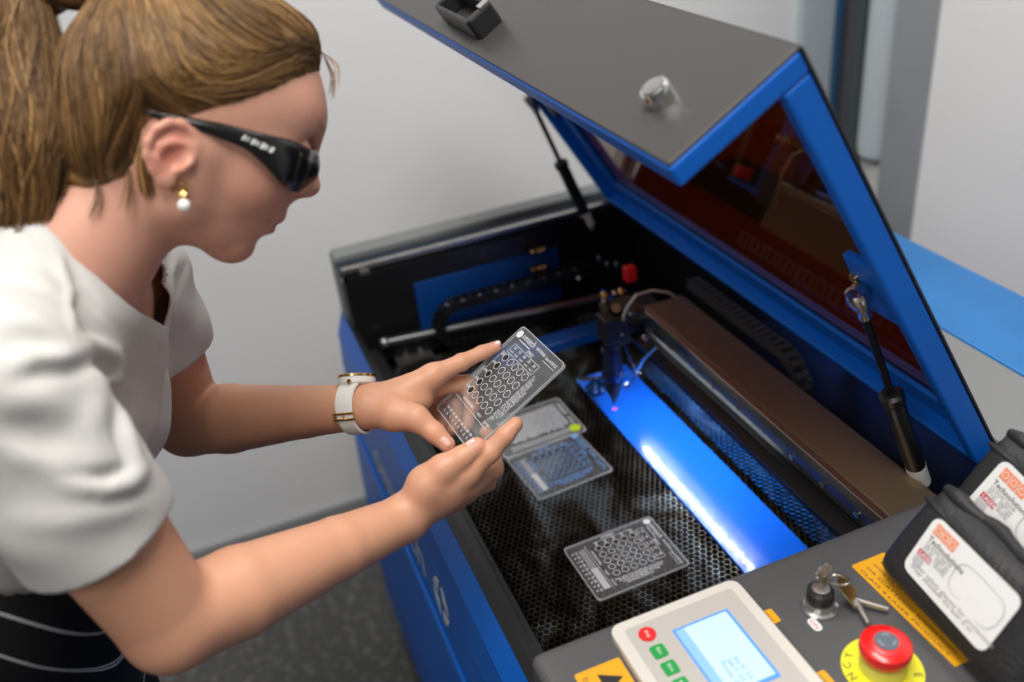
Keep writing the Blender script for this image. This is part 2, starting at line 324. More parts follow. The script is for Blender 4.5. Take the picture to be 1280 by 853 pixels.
# ---- gantry
G0, G1 = -1.075, XD + .012
bm_ = MB().box((G0, .562, .888), (G1, .628, .930)).build('gantry_beam', mat('bronze_anodised', (.26, .19, .12), .33, .7, bump=.1, bscale=300), M, bevel=.003)
MB().box((G0, .5535, .915), (G1, .562, .9305)).build('guide_rail', mat('rail_steel', (.6, .54, .44), .25, 1), bm_, bevel=.0012)
MB().box((G0 + .01, .5575, .892), (G1, .562, .914)).build('rail_plate', mat('rail_plate_dark', (.10, .10, .10), .35, .8), bm_)
MB().box((G0, .549, .872), (G1, .5605, .8895)).build('gantry_skirt', BLACK, bm_, bevel=.002)
for i in range(9):
    MB()._lathe(V(G0 + .03 + i * .057, .557, .903), -Y, [(.0038, 0), (.0038, .0015), (.0018, .0020)], 10).build('rail_screw', BRASS if i % 3 == 1 else STEEL, bm_, smooth=True)
ledm = mat('led_glow', (1, 1, 1), .4, emit=(.80, .88, 1), es=240)
MB().box((-1.06, .5275, .8945), (G1, .545, .8965)).build('strip_cover', BLACK, bm_)
ls = MB().box((-1.045, .5325, .8925), (-.735, .5378, .8945)).build('light_strip', mat('led_board', (.7, .7, .7), .5), bm_)
for i in range(24):
    x = -1.035 + i * .2895 / 23
    MB().box((x - .0030, .5340, .8912), (x + .0030, .5372, .8925)).build('light_diode', ledm, ls)
# cable chain beside the gantry
def chain(path, w, h, side, name, m, n):
    path = [V(*p) for p in path]; seg = [0]
    for i in range(1, len(path)): seg.append(seg[-1] + (path[i] - path[i - 1]).length)
    def at_(s):
        for i in range(1, len(path)):
            if s <= seg[i] + 1e-9:
                t = (s - seg[i - 1]) / (seg[i] - seg[i - 1]); return path[i - 1].lerp(path[i], t), (path[i] - path[i - 1]).normalized()
        return path[-1], (path[-1] - path[-2]).normalized()
    root = None
    for i in range(n):
        p, t = at_(seg[-1] * (i + .5) / n); nn = side.cross(t).normalized(); ll = seg[-1] / n
        b = MB(); b.obox(p + side * (w * .45), t, side, nn, (ll * .98, w * .10, h)); b.obox(p - side * (w * .45), t, side, nn, (ll * .98, w * .10, h))
        b.obox(p + nn * (h * .45), t, side, nn, (ll * .55, w, h * .14)); b.obox(p - nn * (h * .45), t, side, nn, (ll * .55, w, h * .14))
        if root is None: root = MB().obox(path[0], t, side, nn, (ll * .5, w * .8, h * .7)).build(name, m, M)
        b.build('chain_link', m, root)
    return root
CH = mat('chain_plastic', (.045, .045, .045), .4)
pth = [(-1.09, .655, .935), (-.86, .655, .935)] + [(-.86 + .045 * math.sin(a), .655, .890 + .045 * math.cos(a)) for a in (.3, .7, 1.1, 1.5, 1.9)] + [(-.80, .655, .83)]
chain(pth, .020, .017, Y, 'cable_chain', CH, 26)
pth = [(-1.35, .62, .868), (-1.35, .345, .868)] + [(-1.35, .345 - .038 * math.sin(a), .830 + .038 * math.cos(a)) for a in (.4, .8, 1.2, 1.6, 2.0, 2.4, 2.8)] + [(-1.35, .36, .792), (-1.35, .50, .792)]
lc = chain(pth, .022, .018, X, 'cable_chain', BLACK, 34)
for i in range(9):
    MB().ball(V(-1.338, .325 + i * .030, .876), .0022, 6).build('chain_rivet', STEEL, lc, smooth=True)
# left guide rail and the blue cross members behind it
ra, rb = Px(482, 424, -1.33), Px(750, 380, -1.33)
ra = V(-1.365, .212, .822); rb = V(-1.315, .60, .820)
rl = MB(); rl.tube([ra, rb], .0075, 14); rl.build('side_rail', mat('rail_grey', (.14, .14, .145), .35, .8), M, smooth=True)
MB().ball(ra, .010).build('rail_end', ALU, M, smooth=True)
MB().obox((ra + rb) / 2 + V(-.02, 0, -.022), X, (rb - ra).normalized(), Z, (.03, .40, .030)).build('side_beam', BLACK, M, bevel=.002)
MB().box((-1.30, .595, .80), (-1.13, .60, .845)).build('deflector_plate', BLUE, M)
MB().obox(V(-1.25, .49, .797), X, Y, Z, (.035, .24, .02)).build('side_plate', mat('navy_shade_paint', (.002, .05, .24), .35), M, bevel=.002)
for px, py in ((672, 312), (673, 334)):
    p = Px(px, py, -1.375); q = MB()
    for dx in (-.012, .0, .009): q._lathe(p + V(-.005, dx, 0), X, [(.0045, 0), (.0055, .006), (.0045, .014), (.002, .016)], 10)
    q.build('brass_fitting', BRASS, M, smooth=True)
# fittings on the rear wall, right
for px, py in ((1006, 467), (1014, 474), (1004, 493), (1013, 500)):
    p = Py(px, py, .698); MB()._lathe(p, -Y, [(.0035, 0), (.0035, .004), (.0015, .005)], 10).build('wall_bolt', mat('bolt_pale', (.45, .55, .7), .3, .8), M, smooth=True)
# ---- laser head
H = MB(); hx, hy = -1.060, .520
H.box((-1.128, .520, .905), (-1.062, .600, .915)); H.box((-1.128, .515, .84), (-1.120, .60, .91)); head = H.build('laser_head', RUB, M, bevel=.002)
dot = Pz(768, 511, .795); nzx, nzy = dot.x, dot.y
MB()._lathe(V(nzx, nzy, .806), Z, [(.0022, 0), (.0055, .010), (.0125, .030), (.0125, .040)], 20).build('nozzle', BLACK, head, smooth=True)
MB()._lathe(V(nzx, nzy, .846), Z, [(.0145, 0), (.0145, .055), (.012, .056), (.012, .075)], 20).build('lens_tube', mat('tube_blue_black', (.01, .015, .05), .25, .5), head, smooth=True)
MB()._lathe(V(nzx, nzy, .852), Z, [(.0165, 0), (.0165, .004), (.0165, .010)], 20).build('clamp_ring', mat('dark_blue_metal', (.01, .03, .15), .25, .7), head, smooth=True)
mm = MB().obox(V(nzx - .004, nzy + .006, .936), X, Y, Z, (.034, .036, .040)); mm.build('mirror_mount', mat('mount_dark', (.035, .033, .028), .35, .5), head, bevel=.002)
MB().obox(V(nzx - .020, nzy + .030, .950), X, Y, Z, (.05, .05, .012)).build('mount_plate', mat('mount_plate', (.05, .048, .035), .4, .3), head, bevel=.001)
def knob(px, py, y, r, m, nm, ax=V(.5, -.7, .35)):
    p = Py(px, py, y); a = ax.normalized(); MB()._lathe(p, a, [(r * .6, -.008), (r * .6, 0), (r, .001), (r, .006), (r * .7, .0075)], 14).build(nm, m, head, smooth=True)
for px, py, r in ((757, 369, .0058), (778, 364, .0050), (763, 396, .0060)): knob(px, py, .50, r, BRASS, 'adjusting_knob')
for px, py, r in ((757, 376, .0042), (770, 366, .0042), (762, 388, .0036), (766, 419, .0042), (790, 392, .003), (782, 399, .003), (808, 422, .0045), (779, 418, .003)): knob(px, py, .499, r, STEEL, 'adjusting_screw')
for px, py in ((749, 325), (759, 332), (771, 332), (724, 351)): knob(px, py, .575, .0035, STEEL, 'adjusting_screw', V(.3, -.3, .9))
MB()._lathe(Py(771, 385, .497), V(.5, -.7, .35), [(.0075, 0), (.0075, .003)], 18).build('mirror_disc', mat('copper_dull', (.32, .17, .12), .35, .6), head, smooth=True)
rp = Py(787, 342, .565); MB().obox(rp, X, Y, Z, (.017, .017, .024)).build('red_cap', mat('red_plastic', (.62, .01, .012), .35), head, bevel=.002)
yp = Py(752, 401, .495); MB().obox(yp, X, Y, Z, (.004, .005, .018)).build('warning_tag', mat('yellow_tag', (.78, .68, .02), .5), head)
tb = [Py(px, py, y) for px, py, y in ((776, 404, .50), (784, 384, .50), (795, 369, .51), (815, 363, .54), (836, 366, .57), (848, 374, .60))]
MB().tube(tb, .0024, 10).build('air_hose', mat('hose_pale', (.50, .46, .38), .35), head, smooth=True)
tb = [Py(px, py, y) for px, py, y in ((820, 435, .53), (804, 450, .51), (793, 468, .495), (780, 468, .485), (772, 478, .480))]
MB().tube(tb, .0022, 10).build('air_hose', mat('hose_blue', (.03, .22, .85), .3), head, smooth=True)
tb = [Py(px, py, y) for px, py, y in ((786, 404, .515), (780, 430, .50), (790, 455, .495), (795, 470, .49), (784, 486, .485))]
MB().tube(tb, .0018, 10).build('air_hose', mat('hose_dark_blue', (.01, .04, .25), .3), head, smooth=True)
MB()._lathe(V(nzx - .035, nzy - .012, .812), Z, [(.016, 0), (.017, .006), (.012, .010), (.006, .022)], 20).build('sensor_foot', mat('foot_blue', (.01, .05, .18), .25, .6), head, smooth=True)
MB().tube([Py(725, 474, .46), Py(750, 473, .475)], .0035, 10).build('sensor_rod', STEEL, head, smooth=True)
for px, py, r in ((782, 481, .0046), (798, 466, .003), (757, 473, .0035)):
    MB().ball(Py(px, py, .487), r, 8).build('hose_fitting', mat('fitting_chrome', (.7, .78, .95), .15, 1), head, smooth=True)
lp = bpy.data.lights.new('pointer_beam', 'SPOT'); lp.energy = 14; lp.color = (1, .0, .45); lp.spot_size = math.radians(9); lp.spot_blend = .2; lp.shadow_soft_size = .0005
lo = bpy.data.objects.new('pointer_beam', lp); COL.objects.link(lo); lo.location = (nzx + .016, nzy - .017, .826)
lo.rotation_euler = (dot - lo.location).to_track_quat('-Z', 'Y').to_euler()
# ---- control deck
dk = MB().box((XD, .152, .70), (XR, .716, .960)).build('control_deck', DGREY, M, bevel=.010, seg=4)
q0 = V(-.5165, .2235, .9605)
kp = MB(); plate(kp, q0, X, Y, .205, .131, .010, .010)
kp = kp.build('keypad', mat('keypad_ivory', (.66, .63, .57), .5), M, bevel=.0015)
kf = MB(); plate(kf, q0 + V(.010, .011, .010), X, Y, .185, .109, .003, .0006); kf.build('keypad_face', mat('keypad_greige', (.50, .475, .44), .5), kp)
sc_ = MB(); plate(sc_, V(-.487, .2715, .971), X, Y, .080, .0555, .001, .0008); sc_.build('screen_bezel', mat('screen_blue', (.10, .28, .70), .2, emit=(.10, .30, .9), es=.35), kp)
sc_ = MB(); plate(sc_, V(-.4845, .2735, .9718), X, Y, .074, .0505, .001, .0005); sc_.build('screen', mat('screen_pale', (.4, .55, .8), .15, emit=(.44, .64, 1), es=.58), kp)
sc_ = MB(); plate(sc_, V(-.4845, .2735, .97235), X, Y, .074, .008, .0008, .0002); sc_.build('screen_toolbar', mat('screen_mid', (.2, .4, .8), .15, emit=(.28, .48, .95), es=.5), kp)
tx = MB(); put_text(tx, 'Size X:  0.0\nSize Y:  0.0\nProcess:  0%', .0062, V(-.440, .3020, .9724), Y * -1 if False else X, Y, width=.028, thick=.00005); tx.build('screen_text', mat('screen_ink', (.2, .35, .7), .4), kp)
BG = mat('button_green', (.01, .33, .06), .5)
for x, m, nm in ((-.493, mat('button_red', (.72, .02, .02), .5), 'stop_button'), (-.4725, BG, 'key_button'), (-.4535, BG, 'key_button'), (-.4345, BG, 'key_button')):
    b = MB()
    if nm == 'stop_button': b._lathe(V(x, .2505, .971), Z, [(.0078, 0), (.0078, .0012)], 24)
    else: plate(b, V(x - .0068, .2505 - .0065, .971), X, Y, .0136, .013, .002, .0012)
    bo = b.build(nm, m, kp)
    t = MB(); put_text(t, {'stop_button': 'Stop'}.get(nm, 'Esc'), .0045, V(x - .004, .2495, .9723), X, Y, width=.008, thick=.00005); t.build('button_text', mat('text_white', (.75, .75, .72), .5), bo)
YEL = mat('label_amber', (.80, .38, .01), .5); INK = mat('ink_black', (.02, .02, .02), .5)
def label(lo, hi, m, text, sz, nm='warning_label'):
    b = MB(); plate(b, V(lo[0], lo[1], .9603), X, Y, hi[0] - lo[0], hi[1] - lo[1], .002, .0006); o = b.build(nm, m, M)
    t = MB()
    for (s, x, y, w_) in text: put_text(t, s, sz, V(x, y, .9610), X, Y, width=w_, thick=.00005)
    if text: t.build('label_text', INK, o)
    return o
wl = label((-.4905, .178), (-.452, .221), YEL, [('DANGER', -.484, .183, .028)], .006)
b = MB(); b.prism([V(-.482, .196, .9610), V(-.460, .196, .9610), V(-.471, .215, .9610)], Z * .0002); b.build('label_symbol', INK, wl)
label((-.478, .3555), (-.462, .367), YEL, [('FOCUS', -.4765, .359, .012)], .003)
label((-.404, .3555), (-.388, .367), YEL, [('LASER', -.4025, .359, .012)], .003)
label((-.488, .462), (-.360, .500), YEL, [('LASER RADIATION', -.480, .488, .11), ('AVOID EYE OR SKIN EXPOSURE TO DIRECT', -.480, .480, .11), ('OR SCATTERED RADIATION', -.480, .472, .11), ('CLASS 4 LASER PRODUCT', -.480, .465, .11)], .0038)
# emergency stop
eb = Pz(1103, 835, .962); ec = V(eb.x, eb.y, 0)
es = MB()._lathe(V(ec.x, ec.y, .9605), Z, [(.0325, 0), (.0325, .0012)], 40).build('emergency_stop', mat('estop_yellow', (.80, .74, .02), .5), M)
t = MB()
for i, ch in enumerate('EMERGENCY STOP'):
    a = math.radians(60 - i * 24); c_ = V(ec.x, ec.y, .9618); rd = V(math.cos(a), math.sin(a), 0); put_text(t, ch, .0095, c_ + rd * .0235 - rd.cross(Z) * -.003, V(rd.y, -rd.x, 0), rd, thick=.00005)
t.build('ring_text', INK, es)
MB()._lathe(V(ec.x, ec.y, .9617), Z, [(.0185, 0), (.0185, .012), (.017, .014)], 32).build('stop_collar', mat('collar_yellow', (.72, .66, .10), .4), es, smooth=True)
MB()._lathe(V(ec.x, ec.y, .9757), Z, [(.014, 0), (.0195, .004), (.0208, .010), (.0200, .015), (.0165, .0175), (.0110, .0182)], 36).build('stop_cap', mat('stop_red', (.82, .012, .01), .3, coat=.4), es, smooth=True)
MB()._lathe(V(ec.x, ec.y, .9938), Z, [(.0095, 0), (.0095, .0009)], 28).build('stop_inset', mat('inset_grey', (.10, .13, .16), .4), es, smooth=True)
at_ = MB()
for k_ in range(3):
    a0 = k_ * 2.09; pts = [V(ec.x + .0062 * math.cos(a0 + t_ * .22), ec.y + .0062 * math.sin(a0 + t_ * .22), .9949) for t_ in range(6)]; at_.tube(pts, .0008, 6)
at_.build('turn_arrows', mat('arrow_grey', (.3, .34, .38), .5), es)
# key switch
kc = Pz(1024, 757, .962); KC = V(kc.x, kc.y, 0)
ks = MB()._lathe(V(KC.x, KC.y, .9605), Z, [(.0165, 0), (.0165, .002), (.0135, .003), (.0125, .009)], 36).build('key_switch', mat('switch_chrome', (.62, .62, .60), .2, .9), M, smooth=True)
MB()._lathe(V(KC.x, KC.y, .9695), Z, [(.0095, 0), (.0115, .002), (.0118, .011), (.0095, .0135)], 32).build('switch_ring', RUB, ks, smooth=True)
MB()._lathe(V(KC.x, KC.y, .9832), Z, [(.0078, 0), (.0078, .0012), (.006, .0016)], 28).build('switch_core', ALU, ks, smooth=True)
for dx, dy, s_ in ((-.020, .008, 'OFF'), (.010, -.0165, 'ON')):
    b = MB(); plate(b, V(KC.x + dx - .002, KC.y + dy - .004, .9607), X, Y, .015, .0085, .004, .0004); lo_ = b.build('switch_label', mat('label_white2', (.75, .75, .74), .5), M)
    t = MB(); put_text(t, s_, .0055, V(KC.x + dx, KC.y + dy - .0018, .9612), X, Y, width=.010, thick=.00005); t.build('label_text', mat('ink_red', (.6, .03, .03), .5), lo_)
KEYM = mat('key_nickel', (.55, .50, .44), .28, 1)
kr = empty('key_set', V(KC.x, KC.y, .9848), 'nickel key in the key switch with a second key hanging on its ring', 'key', None)
top = V(KC.x, KC.y, .9848)
MB().obox(top + V(0, .001, .007), X, Y, Z, (.003, .006, .014)).build('key_shank', KEYM, kr, bevel=.0006)
b = MB(); b._lathe(top + V(-.0012, .001, .019), X, [(.0075, 0), (.0085, .0012), (.0075, .0024)], 20); b.build('key_bow', KEYM, kr, smooth=True)
rg = MB(); c_ = top + V(.012, .008, .016); rg.tube([c_ + V(.010 * math.cos(a), .007 * math.sin(a), .004 * math.cos(a)) for a in [i * math.pi / 10 for i in range(21)]], .0010, 8); rg.build('key_ring', KEYM, kr, smooth=True)
b = MB(); a_, b_ = Pz(1046, 724, .990), Pz(1070, 752, .9665); d_ = (b_ - a_); n_ = d_.cross(Z).normalized()
b.prism([a_ - n_ * .009, a_ + n_ * .009, b_ + n_ * .011, b_ - n_ * .011], Z * .0028); b.build('key_bow', KEYM, kr, bevel=.0008)
for e_ in (Pz(1110, 762, .9655), Pz(1086, 780, .9655)):
    MB().tube([b_ + V(0, 0, .0012), e_], [.0032, .0024], 8).build('key_blade', mat('key_pale', (.70, .66, .60), .25, .9), kr, smooth=True)
tag(kr, 'bunch of nickel keys in the key switch of the control deck')
# ---- blue sheet and acrylic cards on the bed
ZB = .7901
s = [Pz(px, py, ZB) for px, py in ((720, 476), (806, 452), (1012, 685), (918, 714))]
y0s, y1s = .4665, .556
MB().box((-1.135, y0s, ZB), (-.600, y1s, ZB + .0030)).build('acrylic_sheet', mat('blue_acrylic', (.010, .16, .92), .20, coat=.7, spec=.5), bevel=.0005, org=(-.86, .51, ZB))
tag(bpy.data.objects['acrylic_sheet'], 'long glossy bright blue acrylic sheet lying on the honeycomb bed under the gantry', 'acrylic sheet')
MB().box((-1.13, .574, .7757), (-.60, .600, .7868)).build('blue_glow_bar', mat('painted_blue_glow', (.01, .25, .95), .35, noise=.5, nscale=60), M)  # added bar; its blue colour stands for blue light on the honeycomb
CLR = None
def clear(name, tint, gl=.10, dc=(.8, .82, .85)):
    m = bpy.data.materials.new(name); m.use_nodes = True; nt = m.node_tree; nt.nodes.remove(nt.nodes['Principled BSDF'])
    t = nt.nodes.new('ShaderNodeBsdfTransparent'); t.inputs[0].default_value = (*tint, 1)
    g = nt.nodes.new('ShaderNodeBsdfGlossy'); g.inputs['Roughness'].default_value = .06
    f = schlick(nt, .04); x = nt.nodes.new('ShaderNodeMixShader')
    d = nt.nodes.new('ShaderNodeBsdfDiffuse'); d.inputs[0].default_value = (*dc, 1); y = nt.nodes.new('ShaderNodeMixShader'); y.inputs[0].default_value = gl
    nt.links.new(f.outputs[0], x.inputs[0]); nt.links.new(t.outputs[0], y.inputs[1]); nt.links.new(d.outputs[0], y.inputs[2]); nt.links.new(y.outputs[0], x.inputs[1]); nt.links.new(g.outputs[0], x.inputs[2]); nt.links.new(x.outputs[0], nt.nodes['Material Output'].inputs[0]); return m
ACR = clear('clear_acrylic', (.93, .94, .95), .045); EDGE = clear('acrylic_edge', (.75, .78, .82), .5); FROST = clear('frost', (1, 1, 1), .22)
def engr_mat():
    m = clear('engraving_white', (.9, .9, .9), .82); return m
ENG = engr_mat()
def card(o, s, t, label_, sw=.0965, tw=.125, th=.003, holes=True, style=0, group=None, inkm=None):
    """o: logo corner, s: unit vector along the short side, t: along the long side, engraving on the side s x t faces away from"""
    n = t.cross(s).normalized()                                     # towards the reader
    root = empty('acrylic_card', o + s * sw / 2 + t * tw / 2, label_, 'acrylic card', group or 'engraved clear acrylic cards')
    b = MB(); outer = [(x, y) for x, y in rrect(sw, tw, .005, 4)]
    b.prism([o + s * x + t * y for x, y in outer], n * th); 
    co = b.build('card_body', ACR, root)
    e = MB(); i_ = [((x - sw / 2) * .985 + sw / 2, (y - tw / 2) * .988 + tw / 2) for x, y in outer]
    a_ = [o + s * x + t * y for x, y in outer]; b_ = [p + n * th for p in a_]; ai = [o + s * x + t * y for x, y in i_]; bi = [p + n * th for p in ai]
    e.frame([p + n * .0001 for p in b_], [p + n * .0001 for p in bi]); e.frame([p - n * .0001 for p in a_], [p - n * .0001 for p in ai])
    e.frame([o + s * ((x - sw / 2) * 1.001 + sw / 2) + t * ((y - tw / 2) * 1.001 + tw / 2) for x, y in outer], [o + s * ((x - sw / 2) * 1.001 + sw / 2) + t * ((y - tw / 2) * 1.001 + tw / 2) + n * th for x, y in outer])
    e.build('card_edge', EDGE, root)
    g = MB(); z = n * (th + .0003)
    def Q(x, y): return o + s * (x * sw) + t * (y * tw) + z
    def ring(x, y, r, w_=.0007, seg=18):
        c = Q(x, y); A = [c + s * (r * math.cos(k * 2 * math.pi / seg)) + t * (r * math.sin(k * 2 * math.pi / seg)) for k in range(seg)]
        B = [c + s * ((r - w_) * math.cos(k * 2 * math.pi / seg)) + t * ((r - w_) * math.sin(k * 2 * math.pi / seg)) for k in range(seg)]; g.frame(A, B)
    def rect(xa, ya, xb, yb): g.add([Q(xa, ya), Q(xb, ya), Q(xb, yb), Q(xa, yb)], [(0, 1, 2, 3)])
    def text(st, x, y, size, w_=None, along='s'):
        if along == 's': put_text(g, st, size, Q(x, y), s, -t, w_)
        else: put_text(g, st, size, Q(x, y), -t, -s, w_)
    c = Q(.085, .072); pts = [c + s * (.0048 * math.cos(k * math.pi / 10)) + t * (.0048 * math.sin(k * math.pi / 10)) for k in range(20)]; g.add(pts, [tuple(range(20))])
    text('omtech', .15, .085, .0105, .027); rect(.15, .105, .40, .112)
    text('MATERIAL:', .47, .075, .0050, .021); text('2mm ACRYLIC', .70, .080, .0050, .024); rect(.70, .100, .95, .104)
    # speed table
    for (xa, ya, xb, yb) in ((.15, .155, .745, .159), (.15, .246, .745, .25), (.15, .155, .1555, .25), (.7395, .155, .745, .25)): rect(xa, ya, xb, yb)
    text('SPEED', .40, .145, .0050, .013)
    for i, v_ in enumerate(('10', '15', '20', '25', '30')):
        x = .185 + i * .115; text(v_, x, .195, .0050, .0048); text('mm/s', x - .008, .230, .0034, .0070)
    for i, v_ in enumerate(('60', '50', '40', '30', '20')):
        text(v_ + '%', .105, .300 + i * .097, .0044, .0065)
    text('POWER', .085, .60, .0050, .018, 't')
    for (xa, ya, xb, yb) in ((.10, .265, .1055, .70), (.10, .265, .19, .269)): rect(xa, ya, xb, yb)
    for i in range(5):
        for j in range(5):
            ring(.22 + i * .12, .294 + j * .097, .0046, .00065)
    for k_, ln in enumerate(('THIS GRID WAS ENGRAVED ON ACRYLIC', 'SETTINGS VARY BY MACHINE AND MATERIAL', 'ALWAYS TEST BEFORE CUTTING', 'USE EYE PROTECTION')):
        text(ln, .815 + k_ * .034, .74 - k_ * .03, .0038, (.066, .060, .050, .036)[k_], 't')
    rect(.12, .785, .125, .98) if False else None
    text('LINE ENGRAVING', .22, .775, .0042, .026); text('FAST       SLOW', .60, .775, .0042, .028)
    rect(.10, .795, .90, .799)
    for i in range(10): text(str(10 * (i + 1)), .14 + i * .077, .925, .0046, .0052); text('%', .15 + i * .077, .962, .0040, .003)
    g.build('engraving', inkm or ENG, root)
    f = MB()
    f.add([o + s * (x * sw) + t * (y * tw) + n * (th + .0002) for x, y in ((.14, .815), (.50, .815), (.50, .885), (.14, .885))], [(0, 1, 2, 3)])
    f.build('shading_bar', FROST if style == 0 else clear('frost_faint', (1, 1, 1), .06), root)
    f = MB(); f.add([o + s * (x * sw) + t * (y * tw) + n * (th + .0002) for x, y in ((.50, .815), (.88, .815), (.88, .885), (.50, .885))], [(0, 1, 2, 3)])
    f.build('shading_bar', clear('frost_strong', (1, 1, 1), .5) if style == 0 else MATS.get('x') or clear('frost_faint', (1, 1, 1), .08), root)
    if holes:
        h = MB()
        for j in range(5):
            c = o + s * (.22 * sw) + t * ((.294 + j * .097) * tw) + n * (th + .0004)
            h.add([c + s * (.0038 * math.cos(k * math.pi / 8)) + t * (.0038 * math.sin(k * math.pi / 8)) for k in range(16)], [tuple(range(16))])
        h.build('cut_hole', mat('hole_dark', (.01, .01, .01), .4), root)
    return root
A_, B_, D_ = Pz(812, 645, ZB + .003), Pz(863, 705, ZB + .003), Pz(700, 681, ZB + .003)
def bedcard(A_, B_, D_, lab, **k):
    s_ = (B_ - A_); t_ = (D_ - A_); s_.z = t_.z = 0; sw, tw = s_.length, t_.length; s_.normalize(); t_ = (t_ - s_ * t_.dot(s_)).normalized(); o = V(A_.x, A_.y, ZB + .0002)
    if t_.cross(s_).z < 0: o.z += .003
    return card(o, s_, t_, lab, sw=sw, tw=tw, **k)
bedcard(A_, B_, D_, 'clear engraved test card lying alone on the honeycomb bed nearest the control deck')
bedcard(Pz(721, 540, ZB + .003), Pz(767, 587, ZB + .003), Pz(627, 566, ZB + .003), 'blue-lit engraved clear card on the bed next to the card with the yellow-green spot', inkm=clear('engraving_blue_light', (.5, .7, 1), .8, (.25, .50, .95)))  # reflected blue light is put into the colour of this engraving
# card with the dense frosted engraving and the yellow-green sticker
def card2():
    A_, B_, D_ = Pz(697, 497, ZB + .003), Pz(734, 538, ZB + .003), Pz(600, 531, ZB + .003)
    s_ = (B_ - A_); t_ = (D_ - A_); s_.z = t_.z = 0; sw, tw = s_.length, t_.length; s_.normalize(); t_ = (t_ - s_ * t_.dot(s_)).normalized(); n = Z; o = V(A_.x, A_.y, ZB + .0002)
    root = empty('acrylic_card', o + s_ * sw / 2 + t_ * tw / 2, 'engraved clear card with a yellow-green round sticker, farthest card on the bed', 'acrylic card', 'engraved clear acrylic cards')
    MB().prism([o + s_ * x + t_ * y for x, y in rrect(sw, tw, .005)], Z * .003).build('card_body', ACR, root)
    e = MB(); outer = rrect(sw, tw, .005); i_ = [((x - sw / 2) * .96 + sw / 2, (y - tw / 2) * .97 + tw / 2) for x, y in outer]
    e.frame([o + s_ * x + t_ * y + Z * .0031 for x, y in outer], [o + s_ * x + t_ * y + Z * .0031 for x, y in i_]); e.build('card_edge', EDGE, root)
    g = MB(); rr = random.Random(5); z = Z * .0033
    def Q(x, y): return o + s_ * (x * sw) + t_ * (y * tw) + z
    for r_ in range(20):
        y = .12 + r_ * .036; x = .14
        while x < .72:
            w_ = rr.uniform(.012, .05); g.add([Q(x, y), Q(x + w_, y), Q(x + w_, y + .022), Q(x, y + .022)], [(0, 1, 2, 3)]); x += w_ + .012
    put_text(g, 'omtech', .011, Q(.16, .085), s_, -t_, .03); put_text(g, 'SETTINGS GUIDE', .006, Q(.55, .085), s_, -t_, .035)
    g.build('engraving', ENG, root)
    b = MB(); b.add([Q(.80, .08), Q(.93, .08), Q(.93, .88), Q(.80, .88)], [(0, 1, 2, 3)]); b.build('shading_bar', FROST, root)
    b = MB(); c = Q(.86, .10) + Z * .0003; b._lathe(c, Z, [(.0085, 0), (.0085, .0004)], 24); b.build('round_sticker', mat('sticker_lime', (.55, .70, .02), .5), root)
card2()
# held card
HA, HB_, HD, HC = PD(655, 408, .994), PD(708, 457, .916), PD(547, 512, .986), PD(600, 559, .908)
S_ = (HB_ - HA); T_ = (HD - HA); hsw = S_.length; S_.normalize(); T_ = T_ - S_ * T_.dot(S_); htw = T_.length; T_.normalize()
HN = T_.cross(S_).normalized()
card(HA - HN * .0015, S_, T_, 'clear engraved acrylic test card held up between both hands', sw=hsw, tw=htw, style=1)
# ---- goggle pouches on the control deck
POU = mat('pouch_black', (.016, .016, .017), .55, bump=.5, bscale=250, sheen=0) if False else mat('pouch_black', (.016, .016, .017), .55, bump=.5, bscale=250)
WL = mat('pouch_label_white', (.80, .80, .79), .45)
def pouch(o, s, u, W, Hh, lab, T0=.05):
    """o: lower left corner, s: along the width, u: up the face; puffy pouch with a folded flap ridge"""
    n = s.cross(u).normalized(); root = empty('goggle_pouch', o + s * W / 2, lab, 'pouch', 'goggle pouches on the control deck')
    nu, nv = 22, 16; vs = []; fs = []
    def P(i, j, side):
        a, b = i / nu, j / nv; ed = max(0, min(a, 1 - a)); eb = max(0, min(b, 1 - b))
        puff = (1 - (1 - min(1, ed / .16)) ** 2) ** .5 * (1 - (1 - min(1, eb / .22)) ** 2) ** .5
        inset = .10 * (b ** 1.5)
        x = W * (a + (0.5 - a) * inset * 1.4); y = Hh * b
        cr = .0020 * math.sin(a * 9 + b * 4) * b
        return o + s * x + u * y + n * ((T0 * .5 * puff + cr * puff) * side - 0)
    for side in (1, -1):
        for j in range(nv + 1):
            for i in range(nu + 1): vs.append(P(i, j, side if side == 1 else -.55))
    K = (nu + 1) * (nv + 1)
    for q in (0, 1):
        for j in range(nv):
            for i in range(nu): a = q * K + j * (nu + 1) + i; fs.append((a, a + 1, a + nu + 2, a + nu + 1))
    b = MB().add(vs, fs); b.build('pouch_body', POU, root, smooth=True)
    f = MB(); ppts = [o + s * (W * (.09 + .82 * k / 14)) + u * (Hh * (.985 + .01 * math.sin(k * 1.3))) + n * (.004 + .003 * math.sin(k * .9)) for k in range(15)]
    f.tube(ppts, [.004] + [.0062 + .001 * math.sin(k * 1.7) for k in range(13)] + [.004], 10); f.build('flap_fold', POU, root, smooth=True)
    f = MB(); ppts = [o + s * (W * (.07 + .86 * k / 14)) + u * (Hh * (.84 + .008 * math.sin(k * 1.1 + 1))) + n * (T0 * .33 + .003 * math.sin(k * .7)) for k in range(15)]
    f.tube(ppts, [.002] + [.0038] * 13 + [.002], 8); f.build('flap_fold', mat('pouch_fold', (.010, .010, .011), .6), root, smooth=True)
    return root, n
